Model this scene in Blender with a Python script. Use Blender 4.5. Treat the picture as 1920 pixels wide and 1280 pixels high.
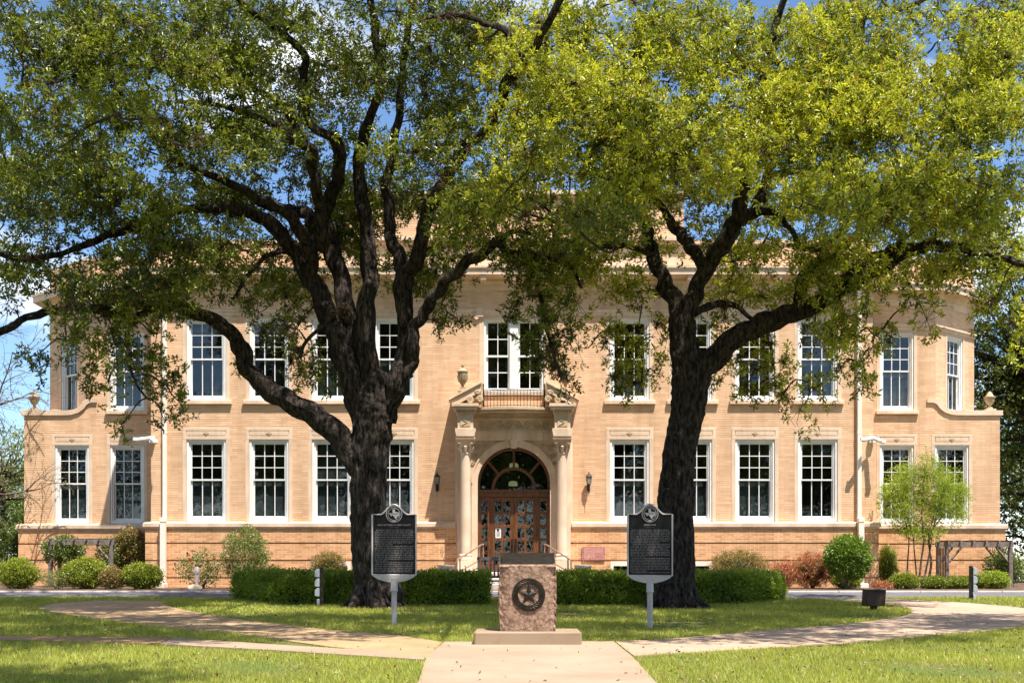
import bpy, bmesh, math, random
import numpy as np
from mathutils import Vector, Matrix

for _o in list(bpy.data.objects):
    bpy.data.objects.remove(_o)
SC = bpy.context.scene
COL = SC.collection
R = math.radians

# ------------------------------------------------------------------ camera
F, HZ, CZ = 2520.0, 1045.0, 1.3          # focal length and horizon in photo pixels, eye height
cam = bpy.data.cameras.new('camera')
cam.sensor_width = 36.0
cam.lens = 36.0 * F / 1920.0
cam.shift_y = (HZ - 640.0) / 1920.0
cam.clip_end = 2000.0
camo = bpy.data.objects.new('camera', cam)
camo.location = (0, 0, CZ)
camo.rotation_euler = (R(90), 0, 0)
COL.objects.link(camo)
SC.camera = camo

# ------------------------------------------------------------------ sky and sun
SUN_TO = Vector((0.225, -0.357, 1.0)).normalized()      # towards the sun
elev = math.asin(SUN_TO.z)
W = bpy.data.worlds.new('World')
SC.world = W
W.use_nodes = True
nt = W.node_tree
nt.nodes.clear()
wo = nt.nodes.new('ShaderNodeOutputWorld')
bg = nt.nodes.new('ShaderNodeBackground')
bg.inputs['Strength'].default_value = 0.095
sky = nt.nodes.new('ShaderNodeTexSky')
sky.sky_type = 'NISHITA'
sky.sun_disc = False
sky.sun_elevation = elev
sky.sun_rotation = math.atan2(SUN_TO.x, SUN_TO.y)
sky.altitude = 1500
sky.air_density = 1.0
sky.dust_density = 0.2
sky.ozone_density = 4.0
tc = nt.nodes.new('ShaderNodeTexCoord')
mp = nt.nodes.new('ShaderNodeMapping')
mp.inputs['Scale'].default_value = (1.0, 1.0, 2.6)
mp.inputs['Location'].default_value = (0.0, 4.0, 0.0)
no = nt.nodes.new('ShaderNodeTexNoise')
no.inputs['Scale'].default_value = 3.4
no.inputs['Detail'].default_value = 9
no.inputs['Roughness'].default_value = 0.58
cr = nt.nodes.new('ShaderNodeValToRGB')
cr.color_ramp.elements[0].position = 0.50
cr.color_ramp.elements[1].position = 0.66
mx = nt.nodes.new('ShaderNodeMix')
mx.data_type = 'RGBA'
mx.inputs['B'].default_value = (9.5, 9.6, 10.0, 1)
nt.links.new(tc.outputs['Generated'], mp.inputs['Vector'])
nt.links.new(mp.outputs['Vector'], no.inputs['Vector'])
nt.links.new(no.outputs['Fac'], cr.inputs['Fac'])
nt.links.new(cr.outputs['Color'], mx.inputs['Factor'])
hs = nt.nodes.new('ShaderNodeHueSaturation')
hs.inputs['Saturation'].default_value = 1.05
nt.links.new(sky.outputs['Color'], hs.inputs['Color'])
nt.links.new(hs.outputs['Color'], mx.inputs['A'])
nt.links.new(mx.outputs['Result'], bg.inputs['Color'])
nt.links.new(bg.outputs['Background'], wo.inputs['Surface'])

sl = bpy.data.lights.new('sun', 'SUN')
sl.energy = 4.8
sl.angle = R(0.53)
sl.color = (1.0, 0.935, 0.865)
so = bpy.data.objects.new('sun', sl)
so.rotation_euler = SUN_TO.to_track_quat('Z', 'Y').to_euler()
so.location = (20, -20, 60)
COL.objects.link(so)

SC.view_settings.view_transform = 'Standard'
SC.view_settings.look = 'None'
SC.view_settings.exposure = 1.08
SC.view_settings.gamma = 1.0
SC.view_settings.use_curve_mapping = False
SC.render.engine = 'CYCLES'
SC.cycles.max_bounces = 8
SC.cycles.transparent_max_bounces = 12
SC.cycles.caustics_reflective = False
SC.cycles.caustics_refractive = False
try:
    SC.cycles.use_denoising = True
except Exception:
    pass

# ------------------------------------------------------------------ helpers
rng = np.random.default_rng(7)
random.seed(5)
GY = np.array([-400, 8, 12, 21, 27, 31, 34, 80, 900], float)
GZ = np.array([-0.1, 0, 0.05, 0.22, 0.33, 0.42, 0.46, 0.5, 0.5], float)

def gz(y):
    return float(np.interp(y, GY, GZ))

def P(px, py, Y):
    return Vector(((px - 960.0) / F * Y, Y, CZ + (HZ - py) / F * Y))

def G(px, py):
    Y = 25.0
    for _ in range(60):
        Y = 0.5 * Y + 0.5 * F * (CZ - gz(Y)) / (py - HZ)
    return ((px - 960.0) / F * Y, Y)

def wm(o):
    m = o.matrix_basis.copy()
    if o.parent:
        m = wm(o.parent) @ o.matrix_parent_inverse @ m
    return m

def tag(o, label=None, cat=None, group=None, kind=None):
    if label: o['label'] = label
    if cat: o['category'] = cat
    if group: o['group'] = group
    if kind: o['kind'] = kind
    return o

def empty(name, loc, label, cat, group=None, rz=0.0):
    o = bpy.data.objects.new(name, None)
    o.location = loc
    o.rotation_euler = (0, 0, rz)
    o.empty_display_size = 0.3
    COL.objects.link(o)
    return tag(o, label, cat, group)

def put(name, me, parent=None, local=False):
    o = bpy.data.objects.new(name, me)
    COL.objects.link(o)
    if parent is not None:
        o.parent = parent
        if not local:
            o.matrix_parent_inverse = wm(parent).inverted()
    return o

class MB:
    def __init__(s):
        s.v, s.f = [], []
    def add(s, vs, fs):
        n = len(s.v)
        s.v.extend([tuple(p) for p in vs])
        s.f.extend([tuple(i + n for i in f) for f in fs])
        return s
    def box(s, x0, x1, y0, y1, z0, z1):
        vs = [(x0, y0, z0), (x1, y0, z0), (x1, y1, z0), (x0, y1, z0), (x0, y0, z1), (x1, y0, z1), (x1, y1, z1), (x0, y1, z1)]
        return s.add(vs, [(0, 3, 2, 1), (4, 5, 6, 7), (0, 1, 5, 4), (1, 2, 6, 5), (2, 3, 7, 6), (3, 0, 4, 7)])
    def prism(s, poly, y0, y1):            # polygon in x,z pushed from y0 to y1
        n = len(poly)
        a = sum(poly[i][0] * poly[(i + 1) % n][1] - poly[(i + 1) % n][0] * poly[i][1] for i in range(n))
        if a < 0: poly = poly[::-1]
        vs = [(p[0], y0, p[1]) for p in poly] + [(p[0], y1, p[1]) for p in poly]
        fs = [tuple(range(n)), tuple(range(2 * n - 1, n - 1, -1))]
        fs += [(i + n, (i + 1) % n + n, (i + 1) % n, i) for i in range(n)]
        return s.add(vs, fs)
    def slab(s, poly, z0, z1):             # polygon in x,y pushed from z0 to z1
        n = len(poly)
        a = sum(poly[i][0] * poly[(i + 1) % n][1] - poly[(i + 1) % n][0] * poly[i][1] for i in range(n))
        if a < 0: poly = poly[::-1]
        vs = [(p[0], p[1], z0) for p in poly] + [(p[0], p[1], z1) for p in poly]
        fs = [tuple(range(n - 1, -1, -1)), tuple(range(n, 2 * n))]
        fs += [(i, (i + 1) % n, (i + 1) % n + n, i + n) for i in range(n)]
        return s.add(vs, fs)
    def lathe(s, prof, c, n=20):           # profile of (radius, z) about a vertical axis
        vs, fs = [], []
        for r, z in prof:
            for k in range(n):
                a = 2 * math.pi * k / n
                vs.append((c[0] + r * math.cos(a), c[1] + r * math.sin(a), c[2] + z))
        for i in range(len(prof) - 1):
            for k in range(n):
                fs.append((i * n + k, i * n + (k + 1) % n, (i + 1) * n + (k + 1) % n, (i + 1) * n + k))
        fs.append(tuple(range(n - 1, -1, -1)))
        m = (len(prof) - 1) * n
        fs.append(tuple(range(m, m + n)))
        return s.add(vs, fs)
    def disc(s, c, r, y0, y1, n=24, r2=0.0):   # disc or ring facing the front, from y0 to y1
        vs, fs = [], []
        for k in range(n):
            a = 2 * math.pi * k / n
            ca, sa = math.cos(a), math.sin(a)
            vs += [(c[0] + r * ca, y0, c[1] + r * sa), (c[0] + r * ca, y1, c[1] + r * sa),
                   (c[0] + r2 * ca, y0, c[1] + r2 * sa), (c[0] + r2 * ca, y1, c[1] + r2 * sa)]
        for k in range(n):
            a, b = 4 * k, 4 * ((k + 1) % n)
            fs += [(a, a + 1, b + 1, b), (a, b, b + 2, a + 2), (a + 1, a + 3, b + 3, b + 1)]
            if r2 > 0: fs.append((a + 2, b + 2, b + 3, a + 3))
        return s.add(vs, fs)
    def tube(s, pts, rad, n=6, jit=None):
        pts = [Vector(p) for p in pts]
        m = len(pts)
        if not hasattr(rad, '__len__'): rad = [rad] * m
        t0 = (pts[1] - pts[0]).normalized()
        ref = Vector((0, 0, 1)) if abs(t0.z) < 0.9 else Vector((1, 0, 0))
        u = t0.cross(ref).normalized()
        vs, fs = [], []
        for i in range(m):
            t = (pts[min(i + 1, m - 1)] - pts[max(i - 1, 0)]).normalized()
            u = (u - t * u.dot(t)).normalized()
            w = t.cross(u)
            for k in range(n):
                a = 2 * math.pi * k / n
                r = rad[i] if jit is None else rad[i] * jit(i, k, n)
                vs.append(pts[i] + u * (r * math.cos(a)) + w * (r * math.sin(a)))
        for i in range(m - 1):
            for k in range(n):
                fs.append((i * n + k, i * n + (k + 1) % n, (i + 1) * n + (k + 1) % n, (i + 1) * n + k))
        fs.append(tuple(range(n - 1, -1, -1)))
        fs.append(tuple(range((m - 1) * n, m * n)))
        return s.add(vs, fs)
    def mesh(s, name, mat, smooth=False, bevel=0.0):
        me = bpy.data.meshes.new(name)
        me.from_pydata(s.v, [], s.f)
        if bevel > 0:
            bm = bmesh.new(); bm.from_mesh(me)
            bmesh.ops.bevel(bm, geom=bm.edges[:], offset=bevel, segments=1, affect='EDGES', clamp_overlap=True)
            bm.to_mesh(me); bm.free()
        if mat: me.materials.append(mat)
        if smooth:
            me.polygons.foreach_set('use_smooth', np.ones(len(me.polygons), bool))
            try:
                me.set_sharp_from_angle(angle=R(40))
            except Exception:
                pass
        me.update()
        return me
    def build(s, name, mat, parent=None, smooth=False, bevel=0.0, local=False):
        return put(name, s.mesh(name, mat, smooth, bevel), parent, local)

def npmesh(name, V, Fc, mat, tint=None, extra=None):
    me = bpy.data.meshes.new(name)
    V = np.ascontiguousarray(V, np.float32); Fc = np.ascontiguousarray(Fc, np.int32)
    m, k = Fc.shape
    me.vertices.add(len(V)); me.vertices.foreach_set('co', V.ravel())
    me.loops.add(m * k); me.loops.foreach_set('vertex_index', Fc.ravel())
    me.polygons.add(m)
    me.polygons.foreach_set('loop_start', np.arange(0, m * k, k, dtype=np.int32))
    me.polygons.foreach_set('loop_total', np.full(m, k, np.int32))
    me.update(calc_edges=True)
    me.polygons.foreach_set('use_smooth', np.zeros(m, bool))
    if tint is not None:
        a = me.attributes.new('tint', 'FLOAT', 'FACE')
        a.data.foreach_set('value', np.ascontiguousarray(tint, np.float32))
    if mat: me.materials.append(mat)
    return me

def spline(pts, n=5):
    P_ = np.array(pts, float)
    P_ = np.vstack([2 * P_[0] - P_[1], P_, 2 * P_[-1] - P_[-2]])
    out = []
    for i in range(1, len(P_) - 2):
        p0, p1, p2, p3 = P_[i - 1:i + 3]
        for k in range(n):
            t = k / n
            out.append(0.5 * ((2 * p1) + (-p0 + p2) * t + (2 * p0 - 5 * p1 + 4 * p2 - p3) * t * t + (-p0 + 3 * p1 - 3 * p2 + p3) * t ** 3))
    out.append(P_[-2])
    return np.array(out)

# ------------------------------------------------------------------ materials
def lin(c):
    return tuple(((x / 255) / 12.92 if x / 255 <= 0.04045 else ((x / 255 + 0.055) / 1.055) ** 2.4) for x in c) + (1,)

def mat(name, c1, c2=None, scale=4.0, rough=0.8, bump=0.0, bscale=None, detail=6, metallic=0.0, stretch=(1, 1, 1), spec=0.3, tint=False, lo=0.35, hi=0.65, weather=0.0):
    m = bpy.data.materials.new(name); m.use_nodes = True
    t = m.node_tree; b = t.nodes['Principled BSDF']
    b.inputs['Roughness'].default_value = rough
    b.inputs['Metallic'].default_value = metallic
    b.inputs['Specular IOR Level'].default_value = spec
    c1 = tuple(c1[:3]) + (1,)
    c2 = tuple((c2 or c1)[:3]) + (1,)
    co = t.nodes.new('ShaderNodeTexCoord'); ma = t.nodes.new('ShaderNodeMapping')
    ma.inputs['Scale'].default_value = stretch
    t.links.new(co.outputs['Object'], ma.inputs['Vector'])
    n = t.nodes.new('ShaderNodeTexNoise'); n.inputs['Scale'].default_value = scale; n.inputs['Detail'].default_value = detail
    n.inputs['Roughness'].default_value = 0.6
    t.links.new(ma.outputs['Vector'], n.inputs['Vector'])
    r = t.nodes.new('ShaderNodeValToRGB')
    r.color_ramp.elements[0].position = lo; r.color_ramp.elements[0].color = c1
    r.color_ramp.elements[1].position = hi; r.color_ramp.elements[1].color = c2
    if tint:
        at = t.nodes.new('ShaderNodeAttribute'); at.attribute_name = 'tint'
        ad = t.nodes.new('ShaderNodeMath'); ad.operation = 'MULTIPLY_ADD'
        ad.inputs[1].default_value = 0.45
        su = t.nodes.new('ShaderNodeMath'); su.operation = 'MULTIPLY'; su.inputs[1].default_value = 0.55
        t.links.new(at.outputs['Fac'], su.inputs[0])
        t.links.new(n.outputs['Fac'], ad.inputs[0]); t.links.new(su.outputs[0], ad.inputs[2])
        t.links.new(ad.outputs[0], r.inputs['Fac'])
    else:
        t.links.new(n.outputs['Fac'], r.inputs['Fac'])
    if weather > 0:
        wm_ = t.nodes.new('ShaderNodeMapping'); wm_.inputs['Scale'].default_value = (1.6, 1.6, .22)
        t.links.new(co.outputs['Object'], wm_.inputs['Vector'])
        wn = t.nodes.new('ShaderNodeTexNoise'); wn.inputs['Scale'].default_value = 1.4; wn.inputs['Detail'].default_value = 9; wn.inputs['Roughness'].default_value = .65
        t.links.new(wm_.outputs['Vector'], wn.inputs['Vector'])
        wr = t.nodes.new('ShaderNodeValToRGB'); wr.color_ramp.elements[0].position = .34; wr.color_ramp.elements[1].position = .56
        k_ = 1 - weather; wr.color_ramp.elements[0].color = (k_, k_ * .98, k_ * .95, 1); wr.color_ramp.elements[1].color = (1, 1, 1, 1)
        t.links.new(wn.outputs['Fac'], wr.inputs['Fac'])
        wx = t.nodes.new('ShaderNodeMix'); wx.data_type = 'RGBA'; wx.blend_type = 'MULTIPLY'; wx.inputs['Factor'].default_value = 1
        t.links.new(r.outputs['Color'], wx.inputs['A']); t.links.new(wr.outputs['Color'], wx.inputs['B']); t.links.new(wx.outputs['Result'], b.inputs['Base Color'])
    else:
        t.links.new(r.outputs['Color'], b.inputs['Base Color'])
    if bump > 0:
        n2 = t.nodes.new('ShaderNodeTexNoise'); n2.inputs['Scale'].default_value = bscale or scale * 4; n2.inputs['Detail'].default_value = 8
        t.links.new(ma.outputs['Vector'], n2.inputs['Vector'])
        bp = t.nodes.new('ShaderNodeBump'); bp.inputs['Strength'].default_value = 1.0; bp.inputs['Distance'].default_value = bump
        t.links.new(n2.outputs['Fac'], bp.inputs['Height']); t.links.new(bp.outputs['Normal'], b.inputs['Normal'])
    return m

def leafmat(name, dark, light, trans=0.35, rough=0.45, gloss=0.08, hue=None):
    m = bpy.data.materials.new(name); m.use_nodes = True
    t = m.node_tree; t.nodes.clear()
    o = t.nodes.new('ShaderNodeOutputMaterial')
    at = t.nodes.new('ShaderNodeAttribute'); at.attribute_name = 'tint'
    r = t.nodes.new('ShaderNodeValToRGB')
    r.color_ramp.elements[0].color = tuple(dark) + (1,)
    r.color_ramp.elements[1].color = tuple(light) + (1,)
    if hue:
        e = r.color_ramp.elements.new(0.93); e.color = tuple(light) + (1,)
        r.color_ramp.elements[2].color = tuple(hue) + (1,)
    t.links.new(at.outputs['Fac'], r.inputs['Fac'])
    d = t.nodes.new('ShaderNodeBsdfDiffuse'); tr = t.nodes.new('ShaderNodeBsdfTranslucent'); g = t.nodes.new('ShaderNodeBsdfGlossy')
    g.inputs['Roughness'].default_value = rough; g.inputs['Color'].default_value = (0.9, 0.95, 0.85, 1)
    br = t.nodes.new('ShaderNodeMix'); br.data_type = 'RGBA'; br.blend_type = 'MULTIPLY'
    br.inputs['Factor'].default_value = 1.0; br.inputs['B'].default_value = (1.25, 1.2, 0.6, 1)
    m1 = t.nodes.new('ShaderNodeMixShader'); m1.inputs[0].default_value = trans
    m2 = t.nodes.new('ShaderNodeMixShader'); m2.inputs[0].default_value = gloss
    t.links.new(r.outputs['Color'], d.inputs['Color'])
    t.links.new(r.outputs['Color'], br.inputs['A']); t.links.new(br.outputs['Result'], tr.inputs['Color'])
    t.links.new(d.outputs[0], m1.inputs[1]); t.links.new(tr.outputs[0], m1.inputs[2])
    t.links.new(m1.outputs[0], m2.inputs[1]); t.links.new(g.outputs[0], m2.inputs[2])
    t.links.new(m2.outputs[0], o.inputs['Surface'])
    return m

def glassmat(name, tintc=(0.66, 0.70, 0.71)):
    m = bpy.data.materials.new(name); m.use_nodes = True
    t = m.node_tree; t.nodes.clear()
    o = t.nodes.new('ShaderNodeOutputMaterial')
    tp = t.nodes.new('ShaderNodeBsdfTransparent'); tp.inputs['Color'].default_value = tintc + (1,)
    g = t.nodes.new('ShaderNodeBsdfGlossy'); g.inputs['Roughness'].default_value = 0.015
    fr = t.nodes.new('ShaderNodeFresnel'); fr.inputs['IOR'].default_value = 1.85
    co = t.nodes.new('ShaderNodeTexCoord')
    n = t.nodes.new('ShaderNodeTexNoise'); n.inputs['Scale'].default_value = 2.2; n.inputs['Detail'].default_value = 2
    bp = t.nodes.new('ShaderNodeBump'); bp.inputs['Distance'].default_value = 0.004
    t.links.new(co.outputs['Object'], n.inputs['Vector']); t.links.new(n.outputs['Fac'], bp.inputs['Height'])
    t.links.new(bp.outputs['Normal'], g.inputs['Normal'])
    mi = t.nodes.new('ShaderNodeMixShader')
    ge = t.nodes.new('ShaderNodeNewGeometry'); iv = t.nodes.new('ShaderNodeMath'); iv.operation = 'SUBTRACT'; iv.inputs[0].default_value = 1.0
    mu = t.nodes.new('ShaderNodeMath'); mu.operation = 'MULTIPLY'
    t.links.new(ge.outputs['Backfacing'], iv.inputs[1]); t.links.new(iv.outputs[0], mu.inputs[0]); t.links.new(fr.outputs[0], mu.inputs[1])
    t.links.new(mu.outputs[0], mi.inputs[0]); t.links.new(tp.outputs[0], mi.inputs[1]); t.links.new(g.outputs[0], mi.inputs[2])
    t.links.new(mi.outputs[0], o.inputs['Surface'])
    return m

M = dict(
    brick=mat('brick_buff', (0.655, 0.405, 0.235), (0.85, 0.575, 0.365), 3.0, 0.85, tint=True, lo=0.15, hi=0.85, bump=0.0007, bscale=60, weather=.16),
    brick2=mat('brick_orange', (0.53, 0.24, 0.10), (0.80, 0.445, 0.215), 3.0, 0.85, tint=True, lo=0.12, hi=0.85, bump=0.0007, bscale=60, weather=.2),
    mortar=mat('mortar_buff', (0.54, 0.33, 0.185), (0.63, 0.40, 0.235), 2.0, 0.9, bump=0.0007, bscale=50, weather=.16),
    mortar2=mat('mortar_pale', (0.76, 0.535, 0.33), (0.84, 0.63, 0.41), 2.0, 0.9, bump=0.0007, bscale=50, weather=.16),
    stone=mat('cast_stone', (0.66, 0.48, 0.33), (0.79, 0.61, 0.45), 1.6, 0.8, bump=0.004, bscale=30, detail=9, weather=.25),
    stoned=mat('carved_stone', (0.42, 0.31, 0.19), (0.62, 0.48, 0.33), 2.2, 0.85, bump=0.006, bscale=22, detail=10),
    white=mat('white_paint', (0.72, 0.71, 0.67), (0.82, 0.81, 0.78), 5, 0.45, spec=0.4),
    cream=mat('cream_paint', (0.80, 0.70, 0.58), (0.86, 0.77, 0.66), 3, 0.5),
    glass=glassmat('window_glass'),
    dglass=glassmat('door_glass', (0.3, 0.32, 0.3)),
    room=mat('room_dark', (0.05, 0.05, 0.05), (0.07, 0.07, 0.065), 1),
    blind=mat('blind_slats', (0.22, 0.24, 0.23), (0.30, 0.32, 0.305), 6),
    wood=mat('varnished_oak', (0.075, 0.027, 0.009), (0.175, 0.066, 0.021), 3.0, 0.35, stretch=(9, 9, 0.9), bump=0.001, bscale=30, spec=0.5),
    bronze=mat('dark_bronze', (0.022, 0.018, 0.014), (0.05, 0.04, 0.03), 9, 0.45, metallic=0.6),
    iron=mat('black_iron', (0.015, 0.013, 0.013), (0.03, 0.026, 0.024), 12, 0.55),
    silver=mat('cast_aluminium', (0.40, 0.37, 0.36), (0.50, 0.47, 0.45), 8, 0.5, metallic=0.2),
    black=mat('black_enamel', (0.008, 0.008, 0.008), (0.014, 0.013, 0.012), 6, 0.5, spec=0.2),
    greyp=mat('grey_plastic', (0.30, 0.33, 0.36), (0.40, 0.43, 0.46), 6, 0.5),
    rail=mat('rail_paint', (0.22, 0.13, 0.09), (0.32, 0.2, 0.14), 9, 0.5),
    redstone=mat('red_granite', (0.34, 0.13, 0.10), (0.50, 0.24, 0.20), 14, 0.6, detail=10),
    timber=mat('weathered_timber', (0.13, 0.10, 0.085), (0.24, 0.20, 0.17), 4, 0.85, stretch=(3, 3, 3), bump=0.004, bscale=40),
    soil=mat('mulch', (0.075, 0.045, 0.028), (0.17, 0.105, 0.065), 9, 0.95, bump=0.03, bscale=16, detail=10),
    asphalt=mat('asphalt', (0.11, 0.105, 0.115), (0.155, 0.15, 0.16), 5, 0.9, bump=0.004, bscale=80),
    kerb=mat('kerb_concrete', (0.44, 0.38, 0.33), (0.58, 0.52, 0.46), 5, 0.85, bump=0.004, bscale=40),
    shutlamp=mat('lamp_glass', (0.35, 0.34, 0.28), (0.45, 0.44, 0.36), 6, 0.3),
    paper=mat('paper', (0.75, 0.75, 0.75), (0.8, 0.8, 0.8), 4, 0.8),
    urn=mat('weathered_stone', (0.20, 0.145, 0.085), (0.42, 0.32, 0.20), 5.0, 0.9, bump=0.006, bscale=22, detail=10),
    roof=mat('roof_felt', (0.2, 0.19, 0.18), (0.26, 0.25, 0.24), 3, 0.9),
)

# ------------------------------------------------------------------ ground
def grassmat():
    m = mat('lawn_soil', (0.15, 0.135, 0.05), (0.085, 0.13, 0.024), 1.3, 0.95, bump=0.02, bscale=30, detail=12)
    return m
def pathmat(name, a, b, c):
    m = mat(name, a, b, 0.9, 0.85, bump=0.0025, bscale=70, detail=12)
    t = m.node_tree; bs = t.nodes['Principled BSDF']
    r = [n for n in t.nodes if n.type == 'VALTORGB'][0]
    co = [n for n in t.nodes if n.type == 'TEX_COORD'][0]
    n = t.nodes.new('ShaderNodeTexNoise'); n.inputs['Scale'].default_value = 5.5; n.inputs['Detail'].default_value = 10; n.inputs['Roughness'].default_value = 0.7
    r2 = t.nodes.new('ShaderNodeValToRGB'); r2.color_ramp.elements[0].position = 0.56; r2.color_ramp.elements[1].position = 0.74
    r2.color_ramp.elements[0].color = (0, 0, 0, 1); r2.color_ramp.elements[1].color = (0.6, 0.6, 0.6, 1)
    mi = t.nodes.new('ShaderNodeMix'); mi.data_type = 'RGBA'; mi.inputs['B'].default_value = tuple(c) + (1,)
    t.links.new(co.outputs['Object'], n.inputs['Vector']); t.links.new(n.outputs['Fac'], r2.inputs['Fac'])
    t.links.new(r2.outputs['Color'], mi.inputs['Factor']); t.links.new(r.outputs['Color'], mi.inputs['A'])
    t.links.new(mi.outputs['Result'], bs.inputs['Base Color'])
    return m
M['lawn'] = grassmat()
M['walk'] = pathmat('pale_concrete', (0.30, 0.213, 0.142), (0.375, 0.278, 0.195), (0.24, 0.16, 0.095))
M['walk2'] = pathmat('tan_concrete', (0.33, 0.215, 0.11), (0.43, 0.29, 0.16), (0.22, 0.135, 0.065))
M['walk3'] = pathmat('pinkish_concrete', (0.36, 0.25, 0.17), (0.45, 0.325, 0.23), (0.25, 0.165, 0.10))
M['walk4'] = pathmat('brown_concrete', (0.32, 0.175, 0.08), (0.40, 0.24, 0.125), (0.24, 0.13, 0.06))

def sheet(name, poly, dz, m, label=None):
    bm = bmesh.new()
    bm.faces.new([bm.verts.new((p[0], p[1], 0)) for p in poly])
    for yb in GY[1:-1]:
        bmesh.ops.bisect_plane(bm, geom=bm.verts[:] + bm.edges[:] + bm.faces[:], plane_co=(0, yb, 0), plane_no=(0, 1, 0))
    bmesh.ops.triangulate(bm, faces=bm.faces[:])
    bmesh.ops.recalc_face_normals(bm, faces=bm.faces[:])
    for v in bm.verts: v.co.z = gz(v.co.y) + dz
    if sum(f.normal.z for f in bm.faces) < 0:
        bmesh.ops.reverse_faces(bm, faces=bm.faces[:])
    ext = bmesh.ops.extrude_edge_only(bm, edges=[e for e in bm.edges if len(e.link_faces) == 1]) if dz > 0 else None
    if ext:
        for v in ext['geom']:
            if isinstance(v, bmesh.types.BMVert): v.co.z -= dz + 0.05
    me = bpy.data.meshes.new(name); bm.to_mesh(me); bm.free()
    me.materials.append(m)
    return tag(put(name, me), kind='structure')

sheet('lawn', [(-600, -400), (600, -400), (600, 900), (-600, 900)], 0.0, M['lawn'])

def GP(l):
    return [G(*p) for p in l]
A, B = G(785, 1280), G(1228, 1280)
C, D = G(833, 1205), G(1150, 1204)
walk_poly = [(A[0] - 0.12, 6.0), (B[0] + 0.12, 6.0), B, G(1185, 1232), (D[0], D[1]), (C[0], C[1]), G(800, 1233), A]
left_poly = GP([(829, 1205), (750, 1192), (600, 1180), (450, 1162), (375, 1150), (320, 1138), (306, 1130), (315, 1126.5), (180, 1126.5),
                (100, 1132), (66, 1141), (150, 1157), (250, 1170), (350, 1182), (450, 1190), (600, 1211), (690, 1223), (797, 1236.5)])
strip_poly = GP([(299, 1211), (326, 1199), (500, 1211), (690, 1223.2), (797, 1237), (794, 1241), (500, 1222)])
brown_poly = GP([(-260, 1194), (0, 1195), (322, 1198.5), (295, 1210.5), (0, 1202), (-260, 1200)])
right_poly = GP([(1154, 1204), (1235, 1200), (1335, 1192), (1440, 1182), (1552, 1174), (1627, 1166), (1690, 1157), (1709, 1151), (1705, 1141),
                 (1665, 1134), (1565, 1126.5), (1527, 1122.5), (1615, 1122.5), (1702, 1124), (1815, 1131), (1890, 1137), (1960, 1146), (1985, 1160), (1960, 1173),
                 (1815, 1187), (1665, 1200), (1565, 1210), (1440, 1216), (1189, 1231)])
sheet('entry_path', walk_poly, 0.022, M['walk'])
sheet('curved_path_left', left_poly, 0.016, M['walk2'])
sheet('curved_path_right', right_poly, 0.016, M['walk3'])
sheet('side_path', strip_poly, 0.034, M['walk'])
sheet('side_path_brown', brown_poly, 0.030, M['walk4'])
PATHS = [walk_poly, left_poly, strip_poly, brown_poly, right_poly]

drive = [(-40, 30.2), (-11.5, 30.3), (-9, 30.3), (-6.5, 29.9), (0, 29.6), (6.5, 29.9), (9.5, 30.2), (13, 30.2), (40, 30.2), (40, 32.9), (-40, 32.9)]
sheet('driveway', drive, 0.008, M['asphalt'])
PATHS.append(drive)
k = MB()
for i in range(-20, 20):
    k.box(i * 2 + 0.01, i * 2 + 1.99, 32.9, 33.08, 0.40, gz(33) + 0.045)
tag(k.build('kerb', M['kerb'], bevel=0.012), kind='structure')
bed = [(-40, 33.08), (40, 33.08), (40, 42), (-40, 42)]
sheet('planting_bed', bed, 0.05, M['soil'])
PATHS.append(bed)
def patch(name, x, y, rx, ry, seed):
    rr_ = random.Random(seed)
    return sheet(name, [(x + rx * math.cos(a) * rr_.uniform(.75, 1.15), y + ry * math.sin(a) * rr_.uniform(.75, 1.15)) for a in [k * 2 * math.pi / 22 for k in range(22)]], .006, M['soil'])
patch('bare_soil', -2.72, 26.3, .95, .75, 1); patch('bare_soil', 3.2, 26.1, 1.0, .75, 2)
SOIL = [(-2.72, 26.3, .8), (3.2, 26.1, .85)]

# ------------------------------------------------------------------ the courthouse
FY, WY = 36.0, 38.1
BX, WX, CX = 9.67, 13.83, 12.0
CT = 1.67
BLD = empty('courthouse', (0, FY, 0.46), 'two storey tan brick courthouse with arched stone entrance and white sash windows', 'building')

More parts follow.
